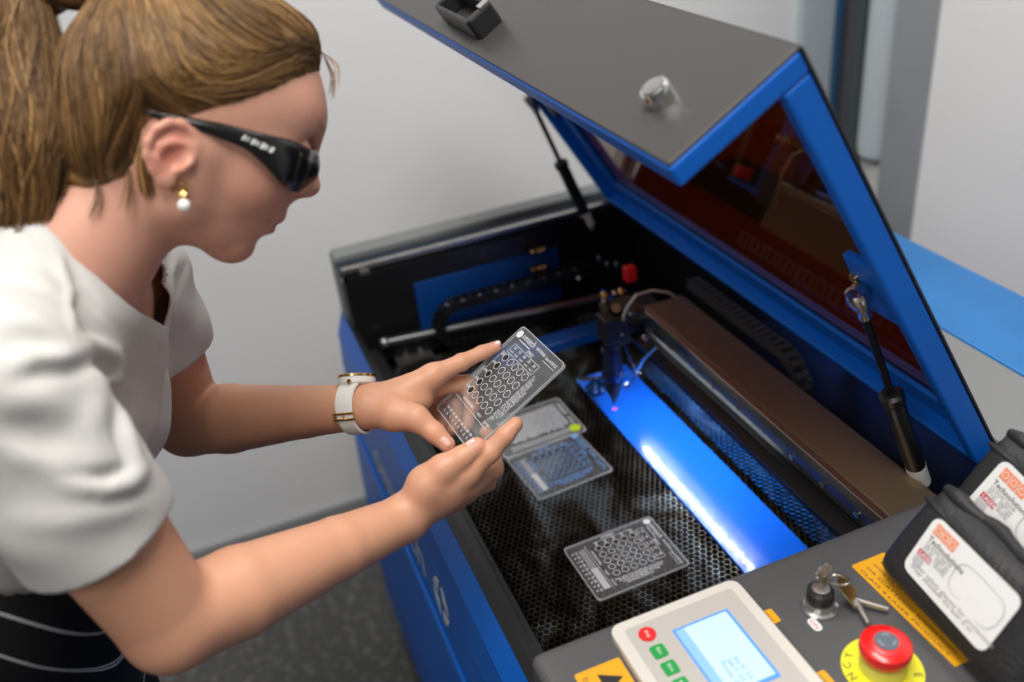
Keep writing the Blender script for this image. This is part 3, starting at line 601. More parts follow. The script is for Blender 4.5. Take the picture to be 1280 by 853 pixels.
def pouch_label(root, n, A, B, D):
    """A top left, B top right, D bottom left of the printed label"""
    s = (B - A); t = (D - A); sw = s.length; s.normalize(); t = t - s * t.dot(s); tw = t.length; t.normalize(); nn = t.cross(s)
    if nn.dot(CAM - A) < 0: nn = -nn
    b = MB(); b.prism([A + s * x + t * y for x, y in rrect(sw, tw, .008)], nn * .0006); lo = b.build('printed_label', WL, root)
    def Q(x, y): return A + s * (x * sw) + t * (y * tw) + nn * .0009
    def rect(xa, ya, xb, yb, m, nm): c = MB(); c.add([Q(xa, ya), Q(xb, ya), Q(xb, yb), Q(xa, yb)], [(0, 1, 2, 3)]); c.build(nm, m, lo)
    OR = mat('label_orange', (.83, .28, .16), .5); RD = mat('label_red', (.62, .05, .07), .5); GI = mat('label_grey_ink', (.35, .35, .36), .5); LG = mat('label_light_grey', (.52, .52, .53), .5)
    for i in range(3): rect(.06 + i * .087, .07, .06 + i * .087 + .080, .25, OR, 'hazard_panel')
    c = MB()
    for i in range(3):
        p = Q(.10 + i * .087, .16) + nn * .0002; r_ = .0035; A2 = [p + s * (r_ * math.cos(k * math.pi / 6)) + t * (r_ * math.sin(k * math.pi / 6)) for k in range(12)]; B2 = [p + (q - p) * .65 for q in A2]; c.frame(A2, B2)
    c.build('hazard_symbol', mat('label_pale_orange', (.85, .55, .42), .5), lo)
    c = MB(); put_text(c, 'Technolutions', .0075, Q(.06, .385), s, -t, .042); c.build('label_heading', INK, lo)
    c = MB()
    for k, ln in enumerate(('CE EN207 EN208', 'OD 6+  10600 nm', 'D LB5  DIR LB4', 'VLT 90%')): put_text(c, ln, .0046, Q(.07, .455 + .058 * k), s, -t, .030)
    put_text(c, 'Laser safety glasses for protection', .006, Q(.07, .83), s, -t, .095); put_text(c, 'Wear whenever the laser is on', .0055, Q(.07, .90), s, -t, .075)
    c.build('label_text', GI, lo)
    rect(.05, .56 + .0, .20, .66, RD, 'red_tab'); 
    c = MB(); put_text(c, 'LASER', .0055, Q(.065, .645) + nn * .0002, s, -t, .017); c.build('tab_text', WL, lo)
    rect(.05, .67, .155, .80, LG, 'grey_patch')
    # outline of the goggles
    pts = [(.42, .30), (.50, .20), (.70, .19), (.88, .22), (.95, .34), (.95, .56), (.90, .70), (.80, .73), (.74, .62), (.70, .50), (.66, .50), (.62, .62), (.54, .70), (.45, .66), (.41, .52)]
    sm = []
    for i in range(len(pts)):
        p0, p1, p2, p3 = (V(*pts[(i + d) % len(pts)], 0) for d in (-1, 0, 1, 2))
        for k in range(5):
            u_ = k / 5; sm.append(.5 * ((2 * p1) + (p2 - p0) * u_ + (2 * p0 - 5 * p1 + 4 * p2 - p3) * u_ ** 2 + (3 * p1 - p0 - 3 * p2 + p3) * u_ ** 3))
    cc = sum(sm, V(0, 0, 0)) / len(sm); c = MB(); c.frame([Q(p.x, p.y) for p in sm], [Q(*((p + (cc - p) * .05).xy)) for p in sm]); c.build('goggle_drawing', LG, lo)
# pouch 1: bottom edge on the deck from (1103,711) to beyond the frame; top edge leans back
b0 = Pz(1103, 712, .9625); b1 = Pz(1212, 828, .9625); sdir = (b1 - b0).normalized(); 
def PP(px, py, p, n): r = ray(px, py); return CAM + r * ((p - CAM).dot(n) / r.dot(n))
u1 = V(0, .46, .888).normalized(); u1 = (u1 - sdir * u1.dot(sdir)).normalized()
pr, pn = pouch(b0 + V(0, 0, .0055), sdir, u1, .175, .100, 'black fabric goggle pouch with a white label, standing in front on the control deck', .05)
pl = b0 + pn * .0285
pouch_label(pr, pn, PP(1172, 644, pl, pn), PP(1281, 752, pl, pn), PP(1121, 700, pl, pn))
o2 = V(-.492, .568, .968); s2_ = V(1, -.02, 0).normalized(); u2 = V(0, .46, .888).normalized(); u2 = (u2 - s2_ * u2.dot(s2_)).normalized()
pr, pn = pouch(o2, s2_, u2, .175, .112, 'black fabric goggle pouch with a white label, standing behind the other one', .05)
pl = o2 + pn * .0285
a2 = PP(1256, 573, pl, pn); d2 = PP(1213, 613, pl, pn); 
pouch_label(pr, pn, a2, a2 + (PP(1300, 617, pl, pn) - a2).normalized() * .115, a2 + (d2 - a2).normalized() * .062)
# ---------------------------------------------------------------- figure: signed distance fields meshed with surface nets
F32 = np.float64
def A3(*p): return np.array(p, dtype=F32)
def nv(v): v = np.array(v, dtype=F32); return v / np.linalg.norm(v)
def smin(a, b, k):
    h = np.clip(.5 + .5 * (b - a) / k, 0, 1); return b * (1 - h) + a * h - k * h * (1 - h)
def smax(a, b, k): return -smin(-a, -b, k)
class Cone:                                                         # round cone
    def __init__(s, a, b, r1, r2, k=.01, sub=False):
        s.a, s.b, s.r1, s.r2, s.k, s.sub = np.array(a, F32), np.array(b, F32), r1, r2, k, sub
        s.c = (s.a + s.b) / 2; s.R = np.linalg.norm(s.b - s.a) / 2 + max(r1, r2)
    def __call__(s, p):
        ba = s.b - s.a; l2 = ba @ ba; rr = s.r1 - s.r2; a2 = l2 - rr * rr; il2 = 1 / l2
        pa = p - s.a; y = pa @ ba; z = y - l2; q = pa * l2 - y[:, None] * ba; x2 = np.einsum('ij,ij->i', q, q); y2 = y * y * l2; z2 = z * z * l2
        k = np.sign(rr) * rr * rr * x2
        d3 = (np.sqrt(np.maximum(x2 * a2 * il2, 0)) + y * rr) * il2 - s.r1
        d1 = np.sqrt(x2 + z2) * il2 - s.r2; d2 = np.sqrt(x2 + y2) * il2 - s.r1
        return np.where(np.sign(z) * a2 * z2 > k, d1, np.where(np.sign(y) * a2 * y2 < k, d2, d3))
class Ell:                                                          # ellipsoid with axes M (rows)
    def __init__(s, c, r, M=None, k=.01, sub=False):
        s.c = np.array(c, F32); s.r = np.array(r, F32); s.M = np.eye(3) if M is None else np.array(M, F32); s.k = k; s.sub = sub; s.R = max(r)
    def __call__(s, p):
        q = (p - s.c) @ s.M.T; k0 = np.linalg.norm(q / s.r, axis=1); k1 = np.linalg.norm(q / (s.r ** 2), axis=1)
        return np.where(k0 < 1e-6, -min(s.r), k0 * (k0 - 1) / np.maximum(k1, 1e-9))
class Grp:
    """op 's': smooth union in order (sub=True carves); op 'm': plain minimum"""
    def __init__(s, items, k=.01, op='s', sub=False):
        s.items, s.k, s.op, s.sub = items, k, op, sub
        c = np.array([i.c for i in items if not i.sub]); s.c = c.mean(0); s.R = max(np.linalg.norm(i.c - s.c) + i.R for i in items if not i.sub)
    def __call__(s, p, cc=None, cr=0):
        d = None
        for i in s.items:
            if cc is not None and np.linalg.norm(i.c - cc) - i.R - cr > max(i.k, .01) * 1.5 + .004: continue
            e = i(p, cc, cr) if isinstance(i, Grp) else i(p)
            if e is None: continue
            if i.sub: d = smax(d, -e, i.k) if d is not None else None
            elif d is None: d = e
            else: d = np.minimum(d, e) if s.op == 'm' else smin(d, e, i.k)
        if d is None and cc is None: d = np.full(len(p), 1.0)
        return d
def nets(fn, lo, hi, h, B=12, maxd=None):
    """fn(points, centre, radius) -> distance (None when far)"""
    lo = np.array(lo, F32); n = np.ceil((np.array(hi) - lo) / (h * B)).astype(int); S = h * B
    I = np.stack(np.meshgrid(*[np.arange(k) for k in n], indexing='ij'), -1).reshape(-1, 3)
    cen = lo + (I + .5) * S; rb = S * .5 * 3 ** .5
    d = np.concatenate([fn(cen[i:i + 20000], None, 0) for i in range(0, len(cen), 20000)])
    I = I[np.abs(d) < rb * 1.5 + .006]
    N = (n * B + 3).astype(np.int64); g = np.stack(np.meshgrid(*[np.arange(B + 1)] * 3, indexing='ij'), -1).reshape(-1, 3)
    keys = []; pos = []; quads = []
    off = np.array([(x, y, z) for x in (0, 1) for y in (0, 1) for z in (0, 1)])
    def key(ix): return (ix[..., 0] * N[1] + ix[..., 1]) * N[2] + ix[..., 2]
    for bi in I:
        base = bi * B; gi = base + g; P = lo + gi * h; c = lo + (bi + .5) * S
        v = fn(P, c, rb)
        if v is None: continue
        if v.min() > 0 or v.max() < 0: continue
        v = v.reshape(B + 1, B + 1, B + 1); s_ = v < 0
        c8 = np.stack([s_[o[0]:B + o[0], o[1]:B + o[1], o[2]:B + o[2]] for o in off], -1)
        act = c8.any(-1) & ~c8.all(-1); ix = np.argwhere(act)
        if not len(ix): continue
        vals = np.stack([v[ix[:, 0] + o[0], ix[:, 1] + o[1], ix[:, 2] + o[2]] for o in off], -1)
        acc = np.zeros((len(ix), 3)); cnt = np.zeros(len(ix))
        for a in range(8):
            for b in range(a + 1, 8):
                if np.abs(off[a] - off[b]).sum() != 1: continue
                va, vb = vals[:, a], vals[:, b]; m = (va < 0) != (vb < 0); t = np.where(m, va / np.where(m, va - vb, 1), 0)
                acc += np.where(m[:, None], off[a] + (off[b] - off[a]) * t[:, None], 0); cnt += m
        keys.append(key(base + ix)); pos.append(lo + (base + ix + acc / cnt[:, None]) * h)
        for ax in range(3):
            e = np.zeros(3, int); e[ax] = 1
            s0 = s_[:B, :B, :B]; s1 = s_[e[0]:B + e[0], e[1]:B + e[1], e[2]:B + e[2]]
            q = np.argwhere(s0 != s1)
            if not len(q): continue
            fl = s0[q[:, 0], q[:, 1], q[:, 2]]; G = base + q; u, w_ = np.zeros(3, int), np.zeros(3, int); u[(ax + 1) % 3] = 1; w_[(ax + 2) % 3] = 1
            Q = np.stack([key(G - u - w_), key(G - w_), key(G), key(G - u)], 1); Q[~fl] = Q[~fl][:, ::-1]; quads.append(Q)
    keys = np.concatenate(keys); pos = np.concatenate(pos); quads = np.concatenate(quads)
    k, idx = np.unique(keys, return_index=True); pos = pos[idx]
    j = np.clip(np.searchsorted(k, quads), 0, len(k) - 1); ok = (k[j] == quads).all(1)
    return pos, j[ok]
def np_mesh(name, pos, quads, m, parent, smooth=True):
    g = np.array(ORG[parent]); me = bpy.data.meshes.new(name); me.vertices.add(len(pos)); me.vertices.foreach_set('co', (pos - g).astype(np.float32).ravel())
    me.loops.add(quads.size); me.loops.foreach_set('vertex_index', quads.astype(np.int32).ravel()); me.polygons.add(len(quads))
    me.polygons.foreach_set('loop_start', np.arange(0, quads.size, quads.shape[1], dtype=np.int32)); me.polygons.foreach_set('loop_total', np.full(len(quads), quads.shape[1], dtype=np.int32))
    me.update(calc_edges=True); me.validate()
    if smooth: me.polygons.foreach_set('use_smooth', [True] * len(me.polygons))
    for q in (m if isinstance(m, list) else [m]): me.materials.append(q)
    o = bpy.data.objects.new(name, me); COL.objects.link(o); o.parent = parent; ORG[o] = ORG[parent]; return o
def cutmesh(pos, quads, keep):
    """drop faces whose vertices fall outside keep > 0 and pull the rim onto keep = 0"""
    c = keep(pos); ok = (c[quads] > 0).any(1); q = quads[ok]
    out = c < 0; e = 1e-3
    g = np.stack([(keep(pos + np.eye(3)[i] * e) - keep(pos - np.eye(3)[i] * e)) / (2 * e) for i in range(3)], 1)
    g2 = np.maximum((g * g).sum(1), .05); used = np.unique(q); mv = np.zeros(len(pos), bool); mv[used] = True; mv &= out
    st = -(c / g2)[:, None] * g; ln = np.linalg.norm(st, axis=1, keepdims=True); st *= np.minimum(1, .006 / np.maximum(ln, 1e-9))
    pos = pos.copy(); pos[mv] += st[mv]
    m = np.full(len(pos), -1); m[used] = np.arange(len(used)); return pos[used], m[q]
def pd(px, py, d): return np.array(PD(px, py, d))
# head frame: f forward, u up, w to her right (towards the camera)
cR, cU, cB = np.array(RIGHT), np.array(UP), np.array(BACK)
HF = nv(A3(.845, -.535, -.40)); HR = A3(.33, -.2, .93); HR = nv(HR - HF * (HF @ HR))
def c2w(v): return cR * v[0] + cU * v[1] + cB * v[2]
HF, HR = c2w(HF), c2w(HR); HU = np.cross(HR, HF); HM = np.array([HF, HU, HR]); HO = pd(235, 205, .755)
def hw(f, u, w): return HO + HF * f + HU * u + HR * w
def hl(p): return (p - HO) @ HM.T
def HE(c, r, k=.01, sub=False, M=None): return Ell(hw(*c), r, HM if M is None else M @ HM, k, sub)
def HC_(a, b, r1, r2, k=.01, sub=False): return Cone(hw(*a), hw(*b), r1, r2, k, sub)
def two(fn): return [fn(1), fn(-1)]
head = [HE((-.014, .050, 0), (.089, .084, .074), .02), HE((.013, .074, 0), (.056, .056, .060), .03), HE((-.03, .02, 0), (.07, .06, .066), .03),
        HE((.034, .022, 0), (.046, .058, .056), .02), HE((.045, .080, 0), (.0265, .020, .046), .02)]
head += two(lambda s: HE((.042, .022, .038 * s), (.030, .032, .024), .02))
head += [HE((.058, -.004, 0), (.027, .032, .031), .018), HE((.030, -.022, 0), (.036, .030, .042), .02)]
for s in (1, -1):
    head += [HC_((.056, -.036, .010 * s), (.010, -.026, .047 * s), .0145, .014, .02), HC_((.010, -.026, .047 * s), (.002, .012, .060 * s), .014, .012, .02)]
head += [HE((.0635, -.0365, 0), (.0155, .0150, .019), .012)]
# eye sockets, eyeballs, nose, lips
for s in (1, -1):
    head += [HE((.0725, .060, .031 * s), (.013, .013, .016), .008, True), HE((.0585, .059, .031 * s), (.0125, .0125, .0135), .003), HE((.062, .0625, .031 * s), (.0125, .006, .0145), .003)]
head += [HC_((.070, .070, 0), (.0905, .0405, 0), .0075, .0085, .010), HE((.0905, .0385, 0), (.0095, .0090, .0100), .005), HC_((.088, .034, 0), (.080, .020, 0), .0062, .006, .006)]
for s in (1, -1):
    head += [HE((.0820, .0330, .0115 * s), (.0100, .0075, .0068), .005), HE((.0865, .0275, .0068 * s), (.0040, .0030, .0030), .002, True)]
head += [HE((.0800, .0045, 0), (.0080, .0062, .019), .006), HE((.0800, .0010, .006), (.0070, .0048, .012), .003), HE((.0800, .0010, -.006), (.0070, .0048, .012), .003),
         HE((.0780, -.0115, 0), (.0080, .0062, .016), .007), HC_((.0875, -.0050, -.018), (.0875, -.0050, .018), .0018, .0018, .003, True), HC_((.0770, -.0045, .024), (.0760, -.005, .026), .002, .002, .004, True),
         HE((.0880, -.0235, 0), (.0065, .006, .018), .010, True)]
# neck
NB = hw(-.050, -.150, 0)
head += [HC_((-.020, -.020, 0), (-.034, -.110, 0), .050, .050, .025), Cone(hw(-.034, -.110, 0), NB, .050, .060, .03)]
# ear on both sides
def ear(s):
    e = []
    def q(f, u, w): return hw((f + .014) * .94 - .014, (u - .004) * .94 + .003, w * s)
    axF, axU = nv(HF * .95 + HR * s * -.30), HU; axN = nv(np.cross(axF, axU)); EM = np.array([axF, axU, axN])
    c0 = A3(-.0165, .003, .0725)
    e.append(Ell(q(-.0155, .0045, .0740), (.0155, .0215, .0055), EM, .006))
    e.append(Ell(q(-.0020, -.0005, .0725), (.0070, .0090, .0045), EM, .004))
    e.append(Ell(q(-.0060, -.0175, .0745), (.0075, .0085, .0042), EM, .004))
    e.append(Ell(q(-.0115, .0030, .0800), (.0092, .0130, .0055), EM, .003, True))
    rim = [(.0005, .0105), (-.0015, .0195), (-.0085, .0258), (-.0180, .0265), (-.0270, .0215), (-.0318, .0120), (-.0320, .0010), (-.0275, -.0090), (-.0190, -.0155), (-.0095, -.0205)]
    def wz(f): return .0745 + max(0, -f - .004) * .32
    for i in range(len(rim) - 1):
        (a, b), (c, d) = rim[i], rim[i + 1]; e.append(Cone(q(a, b, wz(a)), q(c, d, wz(c)), .0034, .0034, .0022))
    anti = [(-.0060, .0150), (-.0160, .0110), (-.0225, .0030), (-.0210, -.0070), (-.0130, -.0110)]
    for i in range(len(anti) - 1):
        (a, b), (c, d) = anti[i], anti[i + 1]; e.append(Cone(q(a, b, wz(a) + .0008), q(c, d, wz(c) + .0008), .0024, .0024, .003))
    e.append(Cone(q(.0020, .0035, .0770), q(-.0010, -.0040, .0775), .0036, .0034, .003))
    e.append(Ell(q(-.0075, .0010, .0790), (.0052, .0070, .0050), EM, .0025, True))
    return Grp(e, .003)
HEAD = Grp([Grp(head, .02), ear(1), ear(-1)], .004)
HEAD.k = .01
for i_ in HEAD.items[1:]: i_.k = .004
# joints
SHR, ELR, WRR = pd(-8, 484, .612), pd(214, 778, .725), pd(503, 650, .895)
SHL, ELL_, WRL = pd(166, 345, .935), pd(236, 528, 1.055), pd(458, 508, .952)
MS = (pd(50, 440, .630) + SHL) / 2; SA = nv(SHR - SHL)
HIP = A3(-.74, -.315, .90); SP = nv(HIP - MS); FR = nv(np.cross(SP, SA)); FR = FR if FR[1] > 0 else -FR; SA2 = nv(np.cross(FR, SP)); SA2 = SA2 if SA2 @ SA > 0 else -SA2
TM = np.array([SA2, FR, SP])
def tp(x, f, d): return MS + SA2 * x + FR * f + SP * d
tors = [Ell(tp(0, -.02, .10), (.135, .075, .15), TM, .04), Ell(tp(0, -.01, .30), (.118, .085, .13), TM, .04), Ell(tp(0, -.01, .40), (.155, .105, .11), TM, .04),
        Cone(SHR - SA2 * .02, NB + SP * .03, .042, .045, .04), Cone(SHL + SA2 * .03, NB + SP * .03, .038, .045, .04),
        Ell(tp(.07, .030, .13), (.050, .035, .050), TM, .03), Ell(tp(-.07, .030, .13), (.050, .035, .050), TM, .03)]
def lerp(a, b, t): return a + (b - a) * t
def arm(sh, el, wr, rs, bend):
    m1 = lerp(sh, el, .45); m2 = lerp(el, wr, .25)
    return [Cone(sh, m1, rs[0], rs[1], .02), Cone(m1, el, rs[1], rs[2], .005), Cone(el, m2, rs[2] * .98, rs[3], .008), Cone(m2, lerp(el, wr, .68), rs[3], rs[4], .004), Cone(lerp(el, wr, .68), wr, rs[4], rs[5], .004)]
armR = arm(SHR, ELR, WRR, (.044, .0450, .0385, .0385, .0290, .0235), 1)
armL = arm(SHL, ELL_, WRL, (.046, .043, .0385, .0390, .0280, .0235), -1)
# hands: (px, py, depth) joints seen in the photograph's frame
def hand(wr, fingers, thumb, extra=()):
    palm = []; fg = []
    for (j, r) in fingers:
        P_ = [pd(*q) for q in j]
        palm.append(Cone(wr + (P_[0] - wr) * .12, P_[0], .0135, r[0] * 1.10, .010))
        fg.append(Grp([Cone(P_[i], P_[i + 1], r[i], r[i + 1], .0035) for i in range(len(P_) - 1)] + [Ell(P_[1], (r[1] * 1.04,) * 3, None, .003)], .004))
    P_ = [pd(*q) for q in thumb[0]]; r = thumb[1]
    palm.append(Cone(wr, P_[0], .015, r[0], .012)); palm.append(Cone(P_[0], P_[1], r[0], r[1], .012))
    th = Grp([Cone(P_[i], P_[i + 1], r[i], r[i + 1], .004) for i in range(1, len(P_) - 1)], .004); fg.append(th)
    for e in extra: palm.append(e)
    fgs = Grp(fg, .001, 'm'); fgs.k = .007
    return Grp([Grp(palm, .01), fgs], .007)
HL = hand(WRL, [
    ([(541, 470, .962), (577, 453, .975), (603, 441, .984), (620, 434, .988)], (.0118, .0088, .0078, .0066)),
    ([(546, 480, .985), (587, 480, .998), (590, 510, .985), (583, 533, .976)], (.0115, .0092, .0080, .0068)),
    ([(537, 492, 1.000), (570, 500, 1.012), (571, 522, 1.000), (566, 538, .990)], (.0112, .0086, .0076, .0066)),
    ([(524, 503, 1.008), (549, 514, 1.016), (553, 529, 1.006), (552, 541, 1.0)], (.0105, .0078, .0070, .0060))],
    ([(492, 517, .938), (520, 523, .929), (543, 541, .925), (559, 556, .922)], (.0165, .0128, .0104, .0086)),
    [Ell(pd(505, 500, .962), (.030, .018, .018), np.array([cR, cU, cB]), .014)])
HR_ = hand(WRR, [
    ([(583, 590, .893), (612, 566, .888), (632, 544, .886), (645, 530, .888)], (.0132, .0100, .0088, .0072)),
    ([(586, 602, .910), (617, 586, .925), (618, 560, .938), (608, 541, .938)], (.0128, .0098, .0086, .0074)),
    ([(579, 614, .925), (608, 603, .948), (603, 580, .962), (594, 562, .960)], (.0122, .0094, .0082, .0070)),
    ([(568, 625, .938), (592, 618, .958), (588, 597, .970), (580, 580, .970)], (.0112, .0084, .0074, .0062))],
    ([(533, 606, .888), (553, 586, .882), (577, 572, .882), (597, 558, .884)], (.0170, .0128, .0108, .0090)),
    [Ell(pd(555, 612, .905), (.030, .019, .019), np.array([nv(cR + cU * .6), nv(cU - cR * .6), cB]), .014)])
for g_ in (HL, HR_): g_.k = .012
legs = []
FTR, FTL = A3(-.63, -.36, .05), A3(-.87, -.33, .05)
for s, ft in ((1, FTR), (-1, FTL)):
    hp = tp(.085 * s, 0, .42); kn = lerp(hp, ft, .48) + A3(0, .015, 0)
    legs += [Cone(hp, kn, .082, .055, .03), Cone(kn, ft + A3(0, 0, .03), .052, .036, .02)]
BODY = Grp([HEAD, Grp(tors, .04), Grp(armR, .02), Grp(armL, .02), HL, HR_], .02)
for i_, k_ in zip(BODY.items, (.02, .03, .03, .03, .012, .012)): i_.k = k_
def body_fn(p, c=None, r=0): return BODY(p, c, r)
PERSON = empty('person', (-.74, -.33, 0), 'person in a white T-shirt and black pinstriped trousers bending over the machine', 'person')
def skin_mat():
    m = mat('skin', (.70, .40, .30), .45, spec=.4, sss=.12, bump=.10, bscale=260); nt = m.node_tree; b = nt.nodes['Principled BSDF']
    at = nt.nodes.new('ShaderNodeAttribute'); at.attribute_name = 'tone'; nt.links.new(at.outputs['Color'], b.inputs['Base Color']); return m
import time; _t = time.time()
pos, q = nets(body_fn, (-1.12, -.34, .98), (-.50, .32, 1.56), .0024)
print('body', len(pos), time.time() - _t); _t = time.time()
pos, q = cutmesh(pos, q, lambda p: (p[:, 2] - .99))
bo = np_mesh('body', pos, q, skin_mat(), PERSON)
# natural skin tones: lips, cheeks, ear, knuckles, finger ends
tone = np.tile(A3(.60, .305, .190), (len(pos), 1)); L_ = hl(pos)
def blot(c, r, col, a=1, soft=.35):
    d = np.linalg.norm((pos - c) / r, axis=1) if np.ndim(r) == 0 else np.linalg.norm(((pos - c) @ HM.T) / np.array(r), axis=1)
    t = np.clip((1 - d) / soft, 0, 1)[:, None] * a; tone[:] = tone * (1 - t) + np.array(col) * t
isface = (np.linalg.norm(pos - HO, axis=1) < .16)[:, None]; tone[:] = np.where(isface, A3(.58, .30, .215), tone)
for s in (1, -1):
    blot(hw(.045, .018, .045 * s), (.035, .028, .03), (.66, .25, .19), .55, .9)
    blot(hw(-.016, .004, .080 * s), (.020, .030, .02), (.70, .25, .18), .6, .6)
    blot(hw(.0745, .085, .030 * s), (.012, .0045, .020), (.30, .17, .10), .6, .5)
blot(hw(.090, .036, 0), (.014, .014, .016), (.66, .27, .20), .5, .8)
blot(hw(.0835, -.0035, 0), (.0105, .0125, .0215), (.50, .10, .10), .9, .25)
for q_ in ((603, 441, .984), (620, 434, .985), (559, 556, .92), (543, 541, .92), (645, 530, .885), (632, 544, .883), (597, 558, .88), (577, 572, .88), (612, 566, .885), (586, 602, .905)):
    blot(pd(*q_), .011, (.70, .28, .20), .5, .9)
blot(ELL_, .045, (.68, .30, .20), .35, .9); blot(ELR, .05, (.68, .31, .21), .35, .9)
ca = bo.data.color_attributes.new('tone', 'FLOAT_COLOR', 'POINT'); ca.data.foreach_set('color', np.concatenate([tone, np.ones((len(pos), 1))], 1).astype(np.float32).ravel())
# nails
NAIL = mat('nail', (.80, .46, .40), .25, coat=.5)
def nail(px, py, d, along, w_=.0085, l_=.011, lift=.0):
    c = PD(px, py, d); a = Vector(c2w(nv(along))); vc = (CAM - c).normalized(); a = (a - vc * a.dot(vc)).normalized(); b_ = vc.cross(a).normalized(); m_ = MB(); vs = []; fs = []
    for i in range(7):
        for j in range(7):
            u_, v_ = (i / 6 - .5), (j / 6 - .5); s = 1 - .35 * abs(u_ * 2) ** 4
            vs.append(c + a * (u_ * l_) + b_ * (v_ * w_ * s) - vc * (v_ * v_ * w_ * .9))
    for i in range(6):
        for j in range(6): fs.append((i * 7 + j, i * 7 + j + 1, i * 7 + j + 8, i * 7 + j + 7))
    o = m_.add(vs, fs).build('nail', NAIL, PERSON, smooth=True); md = o.modifiers.new('s', 'SOLIDIFY'); md.thickness = .0006
nail(557, 553, .9135, (.7, -.7, 0)); nail(589, 555, .8755, (.8, .5, 0)); nail(622, 430, .9815, (1, .4, 0), .007, .007)
# ---- T-shirt
NBp = NB
NP0, NP1, NP2 = pd(70, 285, .725), pd(112, 345, .660), pd(196, 398, .835)
NNv = nv(np.cross(NP1 - NP0, NP2 - NP0)); NNv = NNv if NNv @ (HO - NB) > 0 else -NNv
print('neck plane', NNv, SP)
shirt = [Ell(tp(0, -.02, .10), (.145, .085, .165), TM, .05), Ell(tp(0, -.02, .30), (.135, .095, .16), TM, .05), Ell(tp(0, -.02, .42), (.15, .105, .12), TM, .05),
         Cone(SHR - SA2 * .02, NB + SP * .035, .050, .056, .05), Cone(SHL + SA2 * .02, NB + SP * .035, .050, .056, .05), Cone(NB + SP * .03, NB - SP * .01 + FR * .01, .068, .064, .03),
         Ell(tp(.07, .034, .13), (.055, .038, .055), TM, .03), Ell(tp(-.07, .034, .13), (.055, .038, .055), TM, .03)]
axR, axL = nv(ELR - SHR), nv(ELL_ - SHL)
HEMR = pd(108, 672, .680); 
TG, RG, LG_ = Grp(shirt, .04), None, None
slR = [Cone(SHR, lerp(SHR, ELR, .35), .056, .053, .03), Cone(lerp(SHR, ELR, .35), lerp(SHR, ELR, .95), .052, .048, .01), Cone(lerp(SHR, ELR, .35), lerp(SHR, ELR, .9) - cR * .030 - cU * .008, .05, .048, .03)]
slL = [Cone(SHL, lerp(SHL, ELL_, .35), .052, .050, .03), Cone(lerp(SHL, ELL_, .35), lerp(SHL, ELL_, 1.0), .050, .053, .03)]
SHIRT = Grp([Grp(shirt, .04), Grp(slR, .02), Grp(slL, .02)], .03)
for i_ in SHIRT.items: i_.k = .028
def hit(px, py):
    r = np.array(ray(px, py)); ln = np.linalg.norm(r); t = .35
    for _ in range(60):
        d = SHIRT((np.array(CAM) + r * t)[None])[0]; t += d / ln * .8
    return np.array(CAM) + r * t
FL = [([(20, 458), (42, 443), (80, 447), (115, 434), (146, 446), (150, 478)], .0075, .0085), ([(30, 472), (80, 462), (118, 450), (138, 462)], .007, -.006), ([(112, 428), (135, 440), (157, 462)], .0055, .007), ([(122, 448), (140, 456), (146, 470)], .0045, -.006), ([(124, 482), (140, 474), (152, 474)], .0045, .006),
      ([(150, 515), (160, 545), (172, 580)], .007, .008), ([(140, 520), (150, 552), (160, 580)], .006, -.006), ([(84, 606), (130, 611), (160, 603), (178, 586)], .0055, .011), ([(90, 594), (130, 598), (160, 590)], .006, -.008), ([(100, 622), (140, 626), (180, 615)], .007, -.005),
      ([(74, 322), (90, 362), (90, 420)], .0045, .0040), ([(84, 318), (104, 360), (120, 385)], .005, -.0035), ([(0, 395), (45, 402), (90, 425)], .011, .007), ([(0, 425), (40, 428), (70, 436)], .008, -.006), ([(0, 500), (60, 505), (110, 530)], .013, .006), ([(10, 560), (60, 575), (90, 600)], .012, .006), ([(0, 530), (50, 545), (90, 570)], .010, -.005), ([(20, 650), (90, 650), (160, 632)], .010, .004), ([(0, 345), (40, 350), (75, 375)], .010, .005), ([(70, 540), (100, 575), (110, 600)], .009, .005), ([(120, 500), (110, 540), (128, 580)], .009, .005),
      ([(206, 325), (200, 350), (196, 385)], .0045, .006), ([(222, 322), (214, 355), (208, 392)], .0045, .006), ([(214, 322), (207, 352), (202, 390)], .004, -.006), ([(232, 330), (225, 360), (214, 400)], .004, -.005)]
FB = []
for pl_, w_, am in FL:
    P_ = [hit(*a) for a in pl_]
    for a, b in zip(P_, P_[1:]): pass
    P_ = np.array(P_); FB.append((P_, w_, am, P_.mean(0), np.linalg.norm(P_ - P_.mean(0), axis=1).max() + 2.5 * w_))
def fold(p, P_, wdt, amp):
    best = np.full(len(p), 9.); tt_ = np.zeros(len(p)); n_ = len(P_) - 1
    for i in range(n_):
        ba = P_[i + 1] - P_[i]; t = np.clip(((p - P_[i]) @ ba) / (ba @ ba), 0, 1); d = np.linalg.norm(p - (P_[i] + t[:, None] * ba), axis=1)
        m = d < best; best = np.where(m, d, best); tt_ = np.where(m, (i + t) / n_, tt_)
    return amp * np.exp(-(best / wdt) ** 2) * np.clip(np.sin(np.pi * (tt_ * .88 + .06)), 0, 1) ** .6
NPc = (NP0 + NP1 + NP2) / 3
def neckcut(p):
    q = p - NP0; d = -(q @ NNv); rad = np.linalg.norm((p - NB) - ((p - NB) @ NNv)[:, None] * NNv, axis=1)
    return np.maximum(d, rad - .115)
def hemR(p): return (HEMR - p) @ nv(axR + A3(0, 0, 0)) 
HEML = pd(222, 437, .985)
